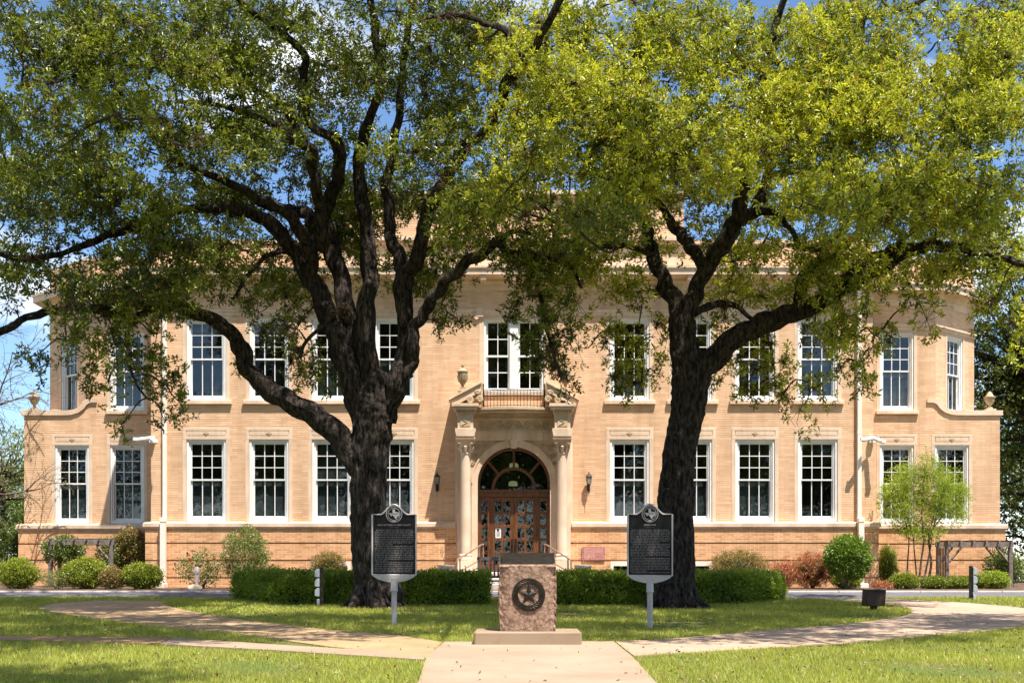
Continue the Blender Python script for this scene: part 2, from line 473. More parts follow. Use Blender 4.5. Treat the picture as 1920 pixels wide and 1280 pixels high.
def brickwork(name, org, ang, width, bands, holes, m, mm, L=0.29, H=0.0615, J=0.011, proud=0.003, parent=None, hj=0.12, sg=0.24):
    """wall plane from org along ang (outward normal on the right-hand side towards -y); bands = [(z0,z1,offset)]"""
    ca, sa = math.cos(ang), math.sin(ang)
    nx, ny = sa, -ca
    r = np.random.default_rng(sum(ord(c) * (i + 1) for i, c in enumerate(name)) % 1000 + int(width * 100))
    def T(u, w, z): return (org[0] + ca * u + nx * w, org[1] + sa * u + ny * w, z)
    wall = MB(); V = []; Fs = []; tint = []
    for bz0, bz1, off in bands:
        us = sorted({0.0, width} | {min(max(h[0], 0), width) for h in holes} | {min(max(h[1], 0), width) for h in holes})
        zs = sorted({bz0, bz1} | {min(max(h[2], bz0), bz1) for h in holes} | {min(max(h[3], bz0), bz1) for h in holes})
        for i in range(len(us) - 1):
            for j in range(len(zs) - 1):
                uc, zc = (us[i] + us[i + 1]) / 2, (zs[j] + zs[j + 1]) / 2
                if zs[j + 1] - zs[j] < 1e-5 or us[i + 1] - us[i] < 1e-5: continue
                if any(h[0] < uc < h[1] and h[2] < zc < h[3] for h in holes): continue
                wall.add([T(us[i], off, zs[j]), T(us[i + 1], off, zs[j]), T(us[i + 1], off, zs[j + 1]), T(us[i], off, zs[j + 1])], [(0, 1, 2, 3)])
        nc = max(1, int(round((bz1 - bz0) / H))); hh = (bz1 - bz0) / nc
        for c in range(nc):
            z0, z1 = bz0 + c * hh + J * 0.5, bz0 + (c + 1) * hh - J * 0.5
            zc = (z0 + z1) / 2
            iv = [(0.0, width)]
            for h in holes:
                if h[2] - hh * 0.3 < zc < h[3] + hh * 0.3:
                    nv = []
                    for a, b in iv:
                        if h[1] <= a or h[0] >= b: nv.append((a, b)); continue
                        if h[0] > a: nv.append((a, h[0]))
                        if h[1] < b: nv.append((h[1], b))
                    iv = nv
            for a, b in iv:
                u = a - ((c % 2) * 0.5 * L) - (a % L)
                while u < b:
                    u0, u1 = max(u, a) + J * hj, min(u + L, b) - J * hj
                    u += L
                    if u1 - u0 < 0.012: continue
                    pr = off + proud + r.uniform(-0.0006, 0.0008)
                    n = len(V)
                    V += [T(u0, off, z0), T(u1, off, z0), T(u1, off, z1), T(u0, off, z1), T(u0, pr, z0), T(u1, pr, z0), T(u1, pr, z1), T(u0, pr, z1)]
                    Fs += [(n + 4, n + 5, n + 6, n + 7), (n, n + 1, n + 5, n + 4), (n + 3, n + 7, n + 6, n + 2), (n, n + 4, n + 7, n + 3), (n + 1, n + 2, n + 6, n + 5)]
                    tint += [min(1, max(0, r.normal(0.5, sg)))] * 5
    wo = wall.build('wall', mm, parent or BLD)
    me = npmesh('brickwork', np.array(V), np.array(Fs), m, np.array(tint))
    bo = put('brickwork', me, parent or BLD)
    bo['kind'] = 'stuff'
    return wo

def sweep(mb, path, prof):
    """profile of (outward offset, z) run along a plan path, mitred; outward is to the right of travel"""
    n = len(path); N = []
    for i in range(n):
        ds = []
        if i > 0: ds.append((Vector(path[i]) - Vector(path[i - 1])).normalized())
        if i < n - 1: ds.append((Vector(path[i + 1]) - Vector(path[i])).normalized())
        ns = [Vector((d.y, -d.x)) for d in ds]
        b = sum(ns, Vector((0, 0))).normalized()
        N.append(b / max(0.3, b.dot(ns[0])))
    m = len(prof); vs = []
    for i in range(n):
        for o, z in prof:
            vs.append((path[i][0] + N[i].x * o, path[i][1] + N[i].y * o, z))
    fs = [(i * m + j, (i + 1) * m + j, (i + 1) * m + (j + 1) % m, i * m + (j + 1) % m) for i in range(n - 1) for j in range(m)]
    fs += [tuple(range(m - 1, -1, -1)), tuple(range((n - 1) * m, n * m))]
    return mb.add(vs, [f[::-1] for f in fs])

WC = [-8.19, -6.51, -4.83, -3.15, 3.15, 4.83, 6.51, 8.19]
SW = 0.63                                   # half width of a window's stone surround
Z_BAND0, Z_BAND1 = 2.115, 2.243
# holes in wall-plane coordinates (u measured from the wall's left end)
holes = []
for x in WC:
    u = x + BX
    holes.append((u - SW, u + SW, Z_BAND1 - 0.1, 4.77))
    holes.append((u - SW, u + SW, 5.40, 7.77))
holes.append((BX + 0.05 - 0.93, BX + 0.05 + 0.93, 5.62, 7.77))
holes.append((BX + 0.05 - 1.45, BX + 0.05 + 1.45, 0.0, 4.72))
for x in (-9.28, 9.28): pass
brickwork('front', (-BX, FY), 0.0, 2 * BX, [(Z_BAND1, 8.45, 0.0)], holes, M['brick'], M['mortar'])
pl_bands = [(0.40, 0.745, 0.0), (0.785, 1.205, 0.0), (1.245, 1.665, 0.0), (1.705, 2.075, 0.0)]
ph = [(BX + 0.12 + 0.05 - 1.5, BX + 0.12 + 0.05 + 1.5, 0.0, 2.3)]
for x in (-4.83, -3.15, 3.15, 4.83): ph.append((x + BX + 0.12 - 0.52, x + BX + 0.12 + 0.52, 0.5, 1.20))
hw_ = BX + .12 - 1.48
for s in (-1, 1):
    ox = -BX - .12 if s < 0 else 1.53
    hh_ = [(x - ox - .52, x - ox + .52, .5, 1.20) for x in ((-4.83, -3.15) if s < 0 else (3.15, 4.83))]
    brickwork('plinth_front%d' % s, (ox, FY - 0.12), 0.0, (BX + .12 - 1.45) if s < 0 else (BX + .12 - 1.53), pl_bands, hh_, M['brick2'], M['mortar2'], proud=0.0016, L=0.215, J=0.013, hj=0.5, sg=0.32)
for s in (-1, 1):
    gb = MB()
    for (x0, x1, z) in ((1.55, 2.62, .38), (2.62, 3.68, 1.2), (3.68, 4.30, .38), (4.30, 5.36, 1.2), (5.36, BX + .10, .38)):
        gb.box(min(s * x0, s * x1), max(s * x0, s * x1), FY - .10, FY, z, 2.1)
    gb.build('wall', M['brick2'], BLD)
    gb = MB(); gb.box(min(s * (BX + .13), s * (WX + .10)), max(s * (BX + .13), s * (WX + .10)), WY - .10, WY, .38, 2.1)
    gb.build('wall', M['brick2'], BLD)
wing_win = {-1: (-12.47, -10.91), 1: (10.91, 12.47)}
SWW = 0.575
for s in (-1, 1):
    ox = -WX if s < 0 else BX
    wd = WX - BX
    h = []
    for x in wing_win[s]:
        h.append((x - ox - SWW, x - ox + SWW, Z_BAND1 - 0.1, 4.77))
    x = s * 10.91
    h.append((x - ox - SWW, x - ox + SWW, 5.36, 7.90))
    h.append((-0.1, WX - CX, 5.40, 9) if s < 0 else (CX - BX, wd + 0.1, 5.40, 9))
    brickwork('wing%d' % s, (ox, WY), 0.0, wd, [(Z_BAND1, 8.45, 0.0)], h, M['brick'], M['mortar'])
    ox2 = -WX - 0.12 if s < 0 else BX + 0.12
    brickwork('plinth_wing%d' % s, (ox2, WY - 0.12), 0.0, WX - BX, pl_bands, [], M['brick2'], M['mortar2'], proud=0.0016, L=0.215, J=0.013, hj=0.5, sg=0.32)
    # angled bay of the upper storey
    ang = R(45) * s
    o = (-CX - CT, WY + CT) if s < 0 else (CX, WY)
    ln = CT * math.sqrt(2)
    brickwork('bay%d' % s, o, ang, ln, [(5.0, 8.45, 0.0)], [(ln / 2 - SWW, ln / 2 + SWW, 5.36, 7.90)], M['brick'], M['mortar'])
# side, back and hidden walls, roof
w = MB()
for s in (-1, 1):
    w.add([(s * BX, FY, 0.3), (s * BX, WY, 0.3), (s * BX, WY, 9.6), (s * BX, FY, 9.6)], [(0, 1, 2, 3)])
    w.add([(s * WX, WY, 0.3), (s * WX, 52, 0.3), (s * WX, 52, 5.4), (s * WX, WY, 5.4)], [(0, 1, 2, 3)])
    w.add([(s * (CX + CT), WY + CT, 5.0), (s * (CX + CT), 52, 5.0), (s * (CX + CT), 52, 9.3), (s * (CX + CT), WY + CT, 9.3)], [(0, 1, 2, 3)])
w.add([(-WX, 52, 0.3), (WX, 52, 0.3), (WX, 52, 9.3), (-WX, 52, 9.3)], [(0, 1, 2, 3)])
w.build('wall', M['mortar'], BLD)
pw = MB()
for s in (-1, 1):
    pw.add([(s * (WX + .12), WY - .12, 0.3), (s * (WX + .12), 52, 0.3), (s * (WX + .12), 52, 2.1), (s * (WX + .12), WY - .12, 2.1)], [(0, 1, 2, 3)])
    pw.add([(s * (BX + .12), FY - .12, 0.3), (s * (BX + .12), WY, 0.3), (s * (BX + .12), WY, 2.1), (s * (BX + .12), FY - .12, 2.1)], [(0, 1, 2, 3)])
pw.build('wall', M['brick2'], BLD)
plan = [(-CX - CT, 52), (-CX - CT, WY + CT), (-CX, WY), (-BX, WY), (-BX, FY), (BX, FY), (BX, WY), (CX, WY), (CX + CT, WY + CT), (CX + CT, 52)]
r_ = MB(); r_.slab([(p[0] * 0.995, p[1] + 0.05) for p in plan], 8.9, 8.98)
for s in (-1, 1):
    r_.slab([(s * CX, WY + 0.2), (s * WX, WY + 0.2), (s * (WX - 0.02), 51.9), (s * CX, 51.9)], 5.1, 5.2)
r_.build('roof', M['roof'], BLD)
# dark rooms behind the windows
rm = MB()
rm.add([(-BX + .1, FY + 2.6, 0.5), (BX - .1, FY + 2.6, 0.5), (BX - .1, FY + 2.6, 8.8), (-BX + .1, FY + 2.6, 8.8)], [(0, 1, 2, 3)])
for z in (0.5, 4.95, 8.85):
    rm.add([(-WX + .1, FY + 0.3, z), (WX - .1, FY + 0.3, z), (WX - .1, FY + 5, z), (-WX + .1, FY + 5, z)] if z < 1 else
           [(-BX + .1, FY + 0.3, z), (BX - .1, FY + 0.3, z), (BX - .1, FY + 2.7, z), (-BX + .1, FY + 2.7, z)], [(0, 1, 2, 3)])
for s in (-1, 1):
    rm.add([(s * (BX + .1), WY + 2.4, 0.5), (s * (WX - .2), WY + 2.4, 0.5), (s * (WX - .2), WY + 2.4, 8.8), (s * (BX + .1), WY + 2.4, 8.8)], [(0, 1, 2, 3)])
    rm.add([(s * (BX + .1), WY + .3, 4.95), (s * (WX - .2), WY + .3, 4.95), (s * (WX - .2), WY + 2.4, 4.95), (s * (BX + .1), WY + 2.4, 4.95)], [(0, 1, 2, 3)])
rm.build('interior_wall', M['room'], BLD)

# stone band, belt course, cornice
ring = [(-WX, 52), (-WX, WY), (-BX, WY), (-BX, FY), (-1.5, FY)]
ring2 = [(1.6, FY), (BX, FY), (BX, WY), (WX, WY), (WX, 52)]
for rg in (ring, ring2):
    sweep(MB(), rg, []) if False else None
    b = MB(); sweep(b, rg, [(0.0, Z_BAND0 - .04), (0.135, Z_BAND0 - .04), (0.135, Z_BAND0), (0.175, Z_BAND0 + .01), (0.175, Z_BAND1 - .03), (0.13, Z_BAND1), (0.0, Z_BAND1 + 0.02)])
    b.build('stone_band', M['stone'], BLD)
front = [(-BX, FY), (BX, FY)]
b = MB(); sweep(b, front, [(0.0, 7.77), (0.03, 7.77), (0.03, 7.86), (0.055, 7.875), (0.055, 7.93), (0.0, 7.95)])
b.build('belt_course', M['stone'], BLD)
for s in (-1, 1):
    pth = [(-CX - CT, WY + CT), (-CX, WY), (-BX, WY)]
    if s > 0: pth = [(-p[0], p[1]) for p in pth][::-1]
    b = MB(); sweep(b, pth, [(0.0, 7.74), (0.04, 7.74), (0.04, 7.82), (0.09, 7.84), (0.09, 7.89), (0.0, 7.92)])
    b.build('belt_course', M['stone'], BLD)
b = MB(); sweep(b, plan, [(0.0, 8.44), (0.03, 8.44), (0.03, 8.62), (0.10, 8.66), (0.10, 8.74), (0.16, 8.79), (0.44, 8.79), (0.44, 8.93), (0.48, 8.96), (0.48, 9.02), (0.0, 9.06)])
b.build('cornice', M['stone'], BLD)
mod = MB(); mod.box(-0.075, 0.075, -0.30, 0.0, 0, 0.11); modm = mod.mesh('modillion', M['stone'])
for i in range(-12, 13):
    o = put('modillion', modm, BLD); o.location = (i * 0.785 + 0.02 if i else 0.02, FY - 0.101, 8.672)
b = MB(); sweep(b, plan, [(-0.25, 9.0), (0.0, 9.0), (0.0, 9.68), (0.05, 9.70), (0.05, 9.80), (-0.28, 9.80)])
b.build('parapet', M['stone'], BLD)
brickwork('parapet_l', (-BX, FY - 0.004), 0.0, BX - 4.6, [(9.07, 9.66, 0.0)], [], M['brick'], M['mortar'])
brickwork('parapet_r', (4.6, FY - 0.004), 0.0, BX - 4.6, [(9.07, 9.66, 0.0)], [], M['brick'], M['mortar'])
for s in (-1, 1):
    o = (-CX - CT, WY + CT - .004) if s < 0 else (CX, WY - .004)
    brickwork('parapet_bay%d' % s, o, R(45) * s, CT * 1.414, [(9.07, 9.66, 0.0)], [], M['brick'], M['mortar'])
    o = (-CX, WY - .004) if s < 0 else (BX, WY - .004)
    brickwork('parapet_w%d' % s, o, 0, CX - BX, [(9.07, 9.66, 0.0)], [], M['brick'], M['mortar'])
# raised centre of the parapet
a = MB(); a.box(-4.6, 4.6, FY + 0.02, FY + 0.5, 9.05, 11.0); a.build('wall', M['mortar'], BLD)
brickwork('attic', (-4.6, FY + 0.016), 0, 9.2, [(9.86, 10.92, 0.0)], [], M['brick'], M['mortar'])
a = MB(); a.box(-4.66, 4.66, FY - 0.06, FY + 0.55, 10.93, 10.99); a.box(-4.72, 4.72, FY - 0.12, FY + 0.6, 10.992, 11.10)
a.build('coping', M['stone'], BLD, bevel=0.01)
a = MB(); a.box(-4.6, 4.6, FY - 0.05, FY + 0.2, 9.06, 9.66); a.box(-4.66, 4.66, FY - 0.14, FY + 0.2, 9.664, 9.74); a.box(-4.72, 4.72, FY - 0.2, FY + 0.2, 9.744, 9.85)
fr = a.build('inscription_panel', M['stone'], BLD, bevel=0.008)
for sx in (-1, 1):
    for kx in (1.77, 3.9):
        a = MB(); a.disc((0.03 + sx * kx, 9.36), 0.24, FY - 0.075, FY - 0.04, 28, 0.205); a.disc((0.03 + sx * kx, 9.36), 0.13, FY - 0.075, FY - 0.04, 20, 0.09); a.disc((0.03 + sx * kx, 9.36), 0.045, FY - 0.085, FY - 0.04, 12)
        a.build('roundel', M['stoned'], fr)

def text_mesh(body, size, ext, m):
    cu = bpy.data.curves.new('lettering', 'FONT'); cu.body = body; cu.size = size; cu.extrude = ext
    cu.align_x = 'CENTER'; cu.align_y = 'CENTER'
    ob = bpy.data.objects.new('lettering', cu); COL.objects.link(ob)
    dg = bpy.context.evaluated_depsgraph_get(); dg.update()
    me = bpy.data.meshes.new_from_object(ob.evaluated_get(dg))
    bpy.data.objects.remove(ob)
    me.materials.clear(); me.materials.append(m)
    return me
def put_text(body, size, ext, m, parent, loc, tilt=90):
    o = put('lettering', text_mesh(body, size, ext, m), parent)
    o.rotation_euler = (R(tilt), 0, 0); o.location = loc
    return o
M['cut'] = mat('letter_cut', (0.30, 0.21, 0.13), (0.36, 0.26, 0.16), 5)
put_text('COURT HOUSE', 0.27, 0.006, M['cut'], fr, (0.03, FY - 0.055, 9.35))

# ---- windows
def win_protos(w, h, name):
    """double-hung sash, 3x3 over 3; local origin at centre bottom, front at y=0 (wall face), looking to -y"""
    d = {}
    f = MB()
    hw = w / 2
    f.box(-hw, -hw + .055, .02, .20, 0, h); f.box(hw - .055, hw, .02, .20, 0, h); f.box(-hw + .055, hw - .055, .02, .20, h - .055, h); f.box(-hw + .055, hw - .055, .005, .20, 0, .075)
    f.box(-hw + .055, -hw + .095, .06, .20, .075, h - .055); f.box(hw - .095, hw - .055, .06, .20, .075, h - .055); f.box(-hw + .095, hw - .095, .06, .20, h - .095, h - .055)
    d['frame'] = f.mesh('window', M['white'], bevel=0.004)
    gx0, gx1 = -hw + .128, hw - .128
    z0, zm, z1 = .15, .15 + (h - .3) * .5, h - .13
    pw = (gx1 - gx0) / 3
    up = MB()
    up.box(-hw + .095, gx0, .095, .135, zm, h - .095); up.box(gx1, hw - .095, .095, .135, zm, h - .095)
    up.box(gx0, gx1, .095, .135, zm, zm + .04); up.box(gx0, gx1, .095, .135, z1, h - .095)
    for i in (1, 2): up.box(gx0 + pw * i - .011, gx0 + pw * i + .011, .10, .132, zm + .04, z1)
    rh = (z1 - zm - .04) / 3
    for j in (1, 2):
        for i in range(3): up.box(gx0 + pw * i + (.011 if i else 0), gx0 + pw * (i + 1) - (.011 if i < 2 else 0), .103, .130, zm + .04 + rh * j - .011, zm + .04 + rh * j + .011)
    d['upper'] = up.mesh('sash', M['white'])
    lo = MB()
    lo.box(-hw + .095, gx0, .137, .175, .075, zm + .035); lo.box(gx1, hw - .095, .137, .175, .075, zm + .035)
    lo.box(gx0, gx1, .137, .175, .075, z0); lo.box(gx0, gx1, .137, .175, zm - .005, zm + .035)
    for i in (1, 2): lo.box(gx0 + pw * i - .011, gx0 + pw * i + .011, .14, .172, z0, zm - .005)
    d['lower'] = lo.mesh('sash', M['white'])
    p = MB(); e = pw / 2; p.box(-e, e, -.002, .002, -rh / 2, rh / 2); d['pane'] = p.mesh('pane', M['glass'])
    p = MB(); q = (zm - .005 - z0) / 2; p.box(-e, e, -.002, .002, -q, q); d['pane2'] = p.mesh('pane', M['glass'])
    d['pos'] = [(gx0 + pw * (i + .5), .118, zm + .04 + rh * (j + .5)) for j in range(3) for i in range(3)]
    d['pos2'] = [(gx0 + pw * (i + .5), .158, z0 + q) for i in range(3)]
    bl = MB(); n = int((h - .25) / .032)
    for i in range(n):
        z = .12 + i * .032
        bl.add([(gx0 - .03, .235, z), (gx1 + .03, .235, z), (gx1 + .03, .262, z + .024), (gx0 - .03, .262, z + .024)], [(0, 1, 2, 3)])
    d['blind'] = bl.mesh('blind', M['blind'])
    bl = MB()
    for i in range(int(n * .55)):
        z = .12 + i * .032
        bl.add([(gx0 - .03, .235, z), (gx1 + .03, .235, z), (gx1 + .03, .262, z + .024), (gx0 - .03, .262, z + .024)], [(0, 1, 2, 3)])
    d['half'] = bl.mesh('blind', M['blind'])
    rv = MB()    # sides of the recess behind the frame
    rv.box(-hw - .03, -hw, .05, .3, 0, h); rv.box(hw, hw + .03, .05, .3, 0, h); rv.box(-hw, hw, .05, .3, h, h + .03); rv.box(-hw, hw, .05, .3, -.03, 0)
    d['reveal'] = rv.mesh('reveal', M['stone'])
    return d

def lintel(w):
    """plain stone panel with a sunk strip and a diamond, local to the window's top"""
    b = MB(); hw = w
    z0, z1 = 0.0, 0.30
    b.box(-hw, hw, -.012, .06, z0, z1 - .21); b.box(-hw, hw, -.012, .06, z1 - .065, z1)
    b.box(-hw, -hw + .09, -.012, .06, z0 + .09, z1 - .065); b.box(hw - .09, hw, -.012, .06, z0 + .09, z1 - .065)
    b.box(-hw + .09, hw - .09, .003, .06, z0 + .09, z1 - .065)
    b.box(-hw + .11, hw - .11, -.012, .06, z0 + .108, z1 - .083)
    c = ((z0 + .09) + (z1 - .065)) / 2
    me = b.mesh('lintel', M['stone'], bevel=0.002)
    q = MB(); q.prism([(-.085, c), (0, c - .085), (.085, c), (0, c + .085)], -.02, .0); q.prism([(-.045, c), (0, c - .045), (.045, c), (0, c + .045)], -.03, -.019)
    return me, q.mesh('diamond', M['stoned'])

PRO = {'c': win_protos(1.055, 2.20, 'c'), 'w': win_protos(0.96, 2.22, 'w')}
LIN = {'c': lintel(SW), 'w': lintel(SWW)}
def jamb(hw, sw, h, s):
    b = MB()
    x0, x1 = sorted((s * hw, s * sw))
    for (p, q) in ((0.0, h * .33), (h * .33 + .004, h * .68), (h * .68 + .004, h)):
        b.box(x0, x1, -.01, .06, p, q)
    b.box(x0 + .004, x1 - .004, 0, .055, .002, h - .002)
    return b.mesh('jamb', M['stone'], bevel=0.002)
JB = {'c': [jamb(.53, SW, 2.2, k) for k in (-1, 1)], 'w': [jamb(.482, SWW, 2.22, k) for k in (-1, 1)]}
sb = MB(); sb.box(-SW - .06, SW + .06, -.09, .1, -.10, 0.0); SILL = {'c': sb.mesh('sill', M['stone'], bevel=.008)}
sb = MB(); sb.box(-SWW - .03, SWW + .03, -.09, .1, -.10, 0.0); SILL['w'] = sb.mesh('sill', M['stone'], bevel=.008)
hd = MB(); hd.box(-SW, SW, -.01, .06, 0, .07); HEAD = {'c': hd.mesh('head_strip', M['stone'])}
hd = MB(); hd.box(-SWW, SWW, -.01, .06, 0, .06); HEAD['w'] = hd.mesh('head_strip', M['stone'])
def window(kind, fl, x, y, z, ang=0.0, blind=None):
    d = PRO[kind]
    o = put('window', d['frame'], BLD)
    o.location = (x, y, z); o.rotation_euler = (0, 0, ang)
    def ch(n, me, loc=(0, 0, 0)):
        c = put(n, me, o, True); c.location = loc; return c
    ch('sash', d['upper']); ch('sash', d['lower']); ch('reveal', d['reveal'])
    for q in d['pos']: ch('pane', d['pane'], q)
    for q in d['pos2']: ch('pane', d['pane2'], q)
    for jm in JB[kind]: ch('jamb', jm)
    h = 2.2 if kind == 'c' else 2.22
    if fl == 'l':
        ch('lintel', LIN[kind][0], (0, 0, h)); ch('diamond', LIN[kind][1], (0, 0, h))
    else:
        ch('sill', SILL[kind]); ch('head_strip', HEAD[kind], (0, 0, h))
    if blind: ch('blind', d[blind])
    return o
bsel = ['half', 'half', 'blind', 'half', 'half', 'half', 'half', None]
for i, x in enumerate(WC):
    window('c', 'l', x, FY, 2.268, 0, bsel[i])
    window('c', 'u', x, FY, 5.502, 0, [None, None, 'half', 'half', 'half', None, None, 'half'][i])
for s in (-1, 1):
    for x in wing_win[s]: window('w', 'l', x, WY, 2.268, 0, 'half')
    window('w', 'u', s * 10.91, WY, 5.46, 0, 'half')
    c = CX + CT / 2
    window('w', 'u', s * c, WY + CT / 2, 5.46, R(45) * s, None)

# paired window over the door
d0 = 0.05
f = MB()
z0, z1 = 5.72, 7.70
f.box(d0 - .80, d0 - .745, FY + .02, FY + .2, z0, z1); f.box(d0 + .745, d0 + .80, FY + .02, FY + .2, z0, z1)
f.box(d0 - .745, d0 + .745, FY + .02, FY + .2, z1 - .06, z1); f.box(d0 - .745, d0 + .745, FY + .005, FY + .2, z0, z0 + .08)
f.box(d0 - .115, d0 + .115, FY + .04, FY + .2, z0 + .08, z1 - .06)
cw = f.build('window', M['white'], BLD, bevel=.004)
for s in (-1, 1):
    xa, xb = sorted((d0 + s * .115, d0 + s * .745))
    g0, g1, za, zb, zm = xa + .05, xb - .05, z0 + .13, z1 - .11, (z0 + z1) / 2 + .0
    for (p, q, y) in ((za, zm - .02, .14), (zm + .02, zb, .10)):
        h_ = MB()
        h_.box(xa, g0, FY + y, FY + y + .04, p - .05, q + .05); h_.box(g1, xb, FY + y, FY + y + .04, p - .05, q + .05)
        h_.box(g0, g1, FY + y, FY + y + .04, p - .05, p); h_.box(g0, g1, FY + y, FY + y + .04, q, q + .05)
        gm, hm = (g0 + g1) / 2, (p + q) / 2
        h_.box(gm - .012, gm + .012, FY + y + .004, FY + y + .034, p, q)
        h_.box(g0, gm - .012, FY + y + .006, FY + y + .03, hm - .012, hm + .012); h_.box(gm + .012, g1, FY + y + .006, FY + y + .03, hm - .012, hm + .012)
        h_.build('sash', M['white'], cw)
        for (u0, u1) in ((g0, gm), (gm, g1)):
            for (v0, v1) in ((p, hm), (hm, q)):
                t_ = MB(); t_.box(u0, u1, FY + y + .018, FY + y + .022, v0, v1); t_.build('pane', M['glass'], cw)
for s in (-1, 1):
    t_ = MB()
    a0, a1 = sorted((d0 + s * .80, d0 + s * .93))
    for (p, q) in ((5.62, 6.4), (6.404, 7.1), (7.104, 7.78)): t_.box(a0, a1, FY - .015, FY + .1, p, q)
    t_.build('jamb', M['stone'], cw, bevel=.003)
t_ = MB(); t_.box(d0 - .80, d0 + .80, FY - .01, FY + .1, 7.70, 7.78); t_.build('head_strip', M['stone'], cw)
t_ = MB(); t_.box(d0 - .80, d0 + .80, FY - .05, FY + .1, 5.64, 5.72); t_.build('sill', M['stone'], cw)
for s in (-1, 1):
    t_ = MB(); t_.box(d0 + s * .92 - .10, d0 + s * .92 + .10, FY - .075, FY + .0, 7.74, 7.96); t_.disc((d0 + s * 1.0, 7.72), .055, FY - .07, FY, 14)
    t_.build('scroll', M['stone'], cw)
# basement lights
for x in (-4.83, -3.15, 3.15, 4.83):
    b = MB(); y = FY - .12
    b.box(x - .52, x - .44, y - .012, y + .1, .5, 1.2); b.box(x + .44, x + .52, y - .012, y + .1, .5, 1.2); b.box(x - .44, x + .44, y - .012, y + .1, 1.08, 1.2); b.box(x - .02, x + .02, y + .02, y + .08, .5, 1.08)
    bw = b.build('basement_window', M['cream'], BLD)
    for (p, q) in ((x - .44, x - .02), (x + .02, x + .44)):
        b = MB(); b.box(p, q, y + .05, y + .055, .5, 1.08); b.build('pane', M['glass'], bw)
# downpipes
for s in (-1, 1):
    x = s * 9.28
    b = MB(); b.box(x - .055, x + .055, FY - .13, FY - .02, 2.26, 8.5); b.box(x - .062, x + .062, FY - .135, FY - .015, 4.6, 4.66); b.box(x - .062, x + .062, FY - .135, FY - .015, 6.9, 6.96)
    b.box(x - .075, x + .075, FY - .32, FY - .175, 0.62, 2.30); b.box(x - .085, x + .085, FY - .33, FY - .17, 2.24, 2.36)
    b.box(x - .11, x + .11, FY - .62, FY - .165, 0.50, 0.62)
    b.build('downpipe', M['cream'], BLD, bevel=.012)

# wing parapets with the curled step, and urns
def urn(parent, c, sc=1.0, kind=0):
    prof0 = [(.10, 0), (.10, .05), (.055, .06), (.04, .10), (.06, .13), (.115, .19), (.15, .27), (.155, .34), (.17, .36), (.19, .375), (.19, .395), (.14, .40), (.12, .43), (.10, .46), (.065, .52), (.03, .56), (.0, .57)]
    prof1 = [(.085, 0), (.085, .03), (.035, .06), (.03, .09), (.05, .13), (.09, .18), (.112, .25), (.118, .36), (.12, .40), (.112, .41), (.135, .425), (.135, .445), (.12, .46), (.07, .50), (.028, .52), (.022, .55), (.042, .575), (.035, .60), (.0, .62)]
    b = MB()
    n = 24
    prof = prof0 if kind == 0 else prof1
    b.lathe([(r * sc, z * sc) for r, z in prof], c, n)
    for k in range(12):                     # flutes and leaves on the bowl
        a = 2 * math.pi * k / 12
        r = .135 if kind == 0 else .108
        z = .22 if kind == 0 else .2
        b.tube([(c[0] + r * sc * .86 * math.cos(a), c[1] + r * sc * .86 * math.sin(a), c[2] + z * sc), (c[0] + r * sc * 1.06 * math.cos(a), c[1] + r * sc * 1.06 * math.sin(a), c[2] + (z + .07) * sc), (c[0] + r * sc * 1.12 * math.cos(a), c[1] + r * sc * 1.12 * math.sin(a), c[2] + (z + .14) * sc)], .014 * sc, 5)
    return b.build('urn', M['urn'] if kind else M['stoned'], parent, smooth=True)
for s in (-1, 1):
    pts = [(13.90, 5.47), (12.62, 5.47), (12.45, 5.485), (12.32, 5.53), (12.22, 5.62), (12.16, 5.72), (12.10, 5.77), (12.02, 5.80), (11.76, 5.80)]
    low = [(13.90, 5.33), (12.66, 5.33), (12.46, 5.345), (12.26, 5.41), (12.12, 5.52), (12.05, 5.62), (11.98, 5.67), (11.92, 5.69), (11.76, 5.69)]
    b = MB(); b.prism([(s * p[0], p[1]) for p in pts + low[::-1]], WY - .055, WY + .25)
    b.build('parapet_coping', M['stone'], BLD)
    b = MB(); b.prism([(s * p[0], p[1] - .002) for p in low[:6]] + [(s * 12.0, 5.62), (s * 12.0, 5.2), (s * WX, 5.2), (s * WX, 5.33)], WY - .003, WY + .22)
    b.build('wall', M['brick'], BLD)
    b = MB(); b.box(min(s * 13.55, s * 13.9), max(s * 13.55, s * 13.9), WY + .25, 52, 5.33, 5.47); b.build('parapet_coping', M['stone'], BLD)
    b = MB(); b.box(s * 13.58 - .14, s * 13.58 + .14, WY - .03, WY + .25, 5.471, 5.52); b.box(s * 12.95 - .10, s * 12.95 + .10, WY - .02, WY + .25, 5.471, 5.50); b.build('urn_base', M['stone'], BLD)
    urn(BLD, (s * 13.58, WY + .11, 5.521), .88, 0)

# ------------------------------------------------------------------ entrance
ST, SD = M['stone'], M['stoned']
Z0 = 0.92                                    # entrance floor
b = MB(); b.box(d0 - 2.0, d0 + 2.0, 34.3, FY + .4, .40, Z0)
for i in range(3): b.box(d0 - 1.7, d0 + 1.7, 34.3 - .3 * (i + 1), 34.3 - .3 * i, .38, Z0 - .14 * (i + 1))
b.build('step', M['kerb'], BLD, bevel=.01)
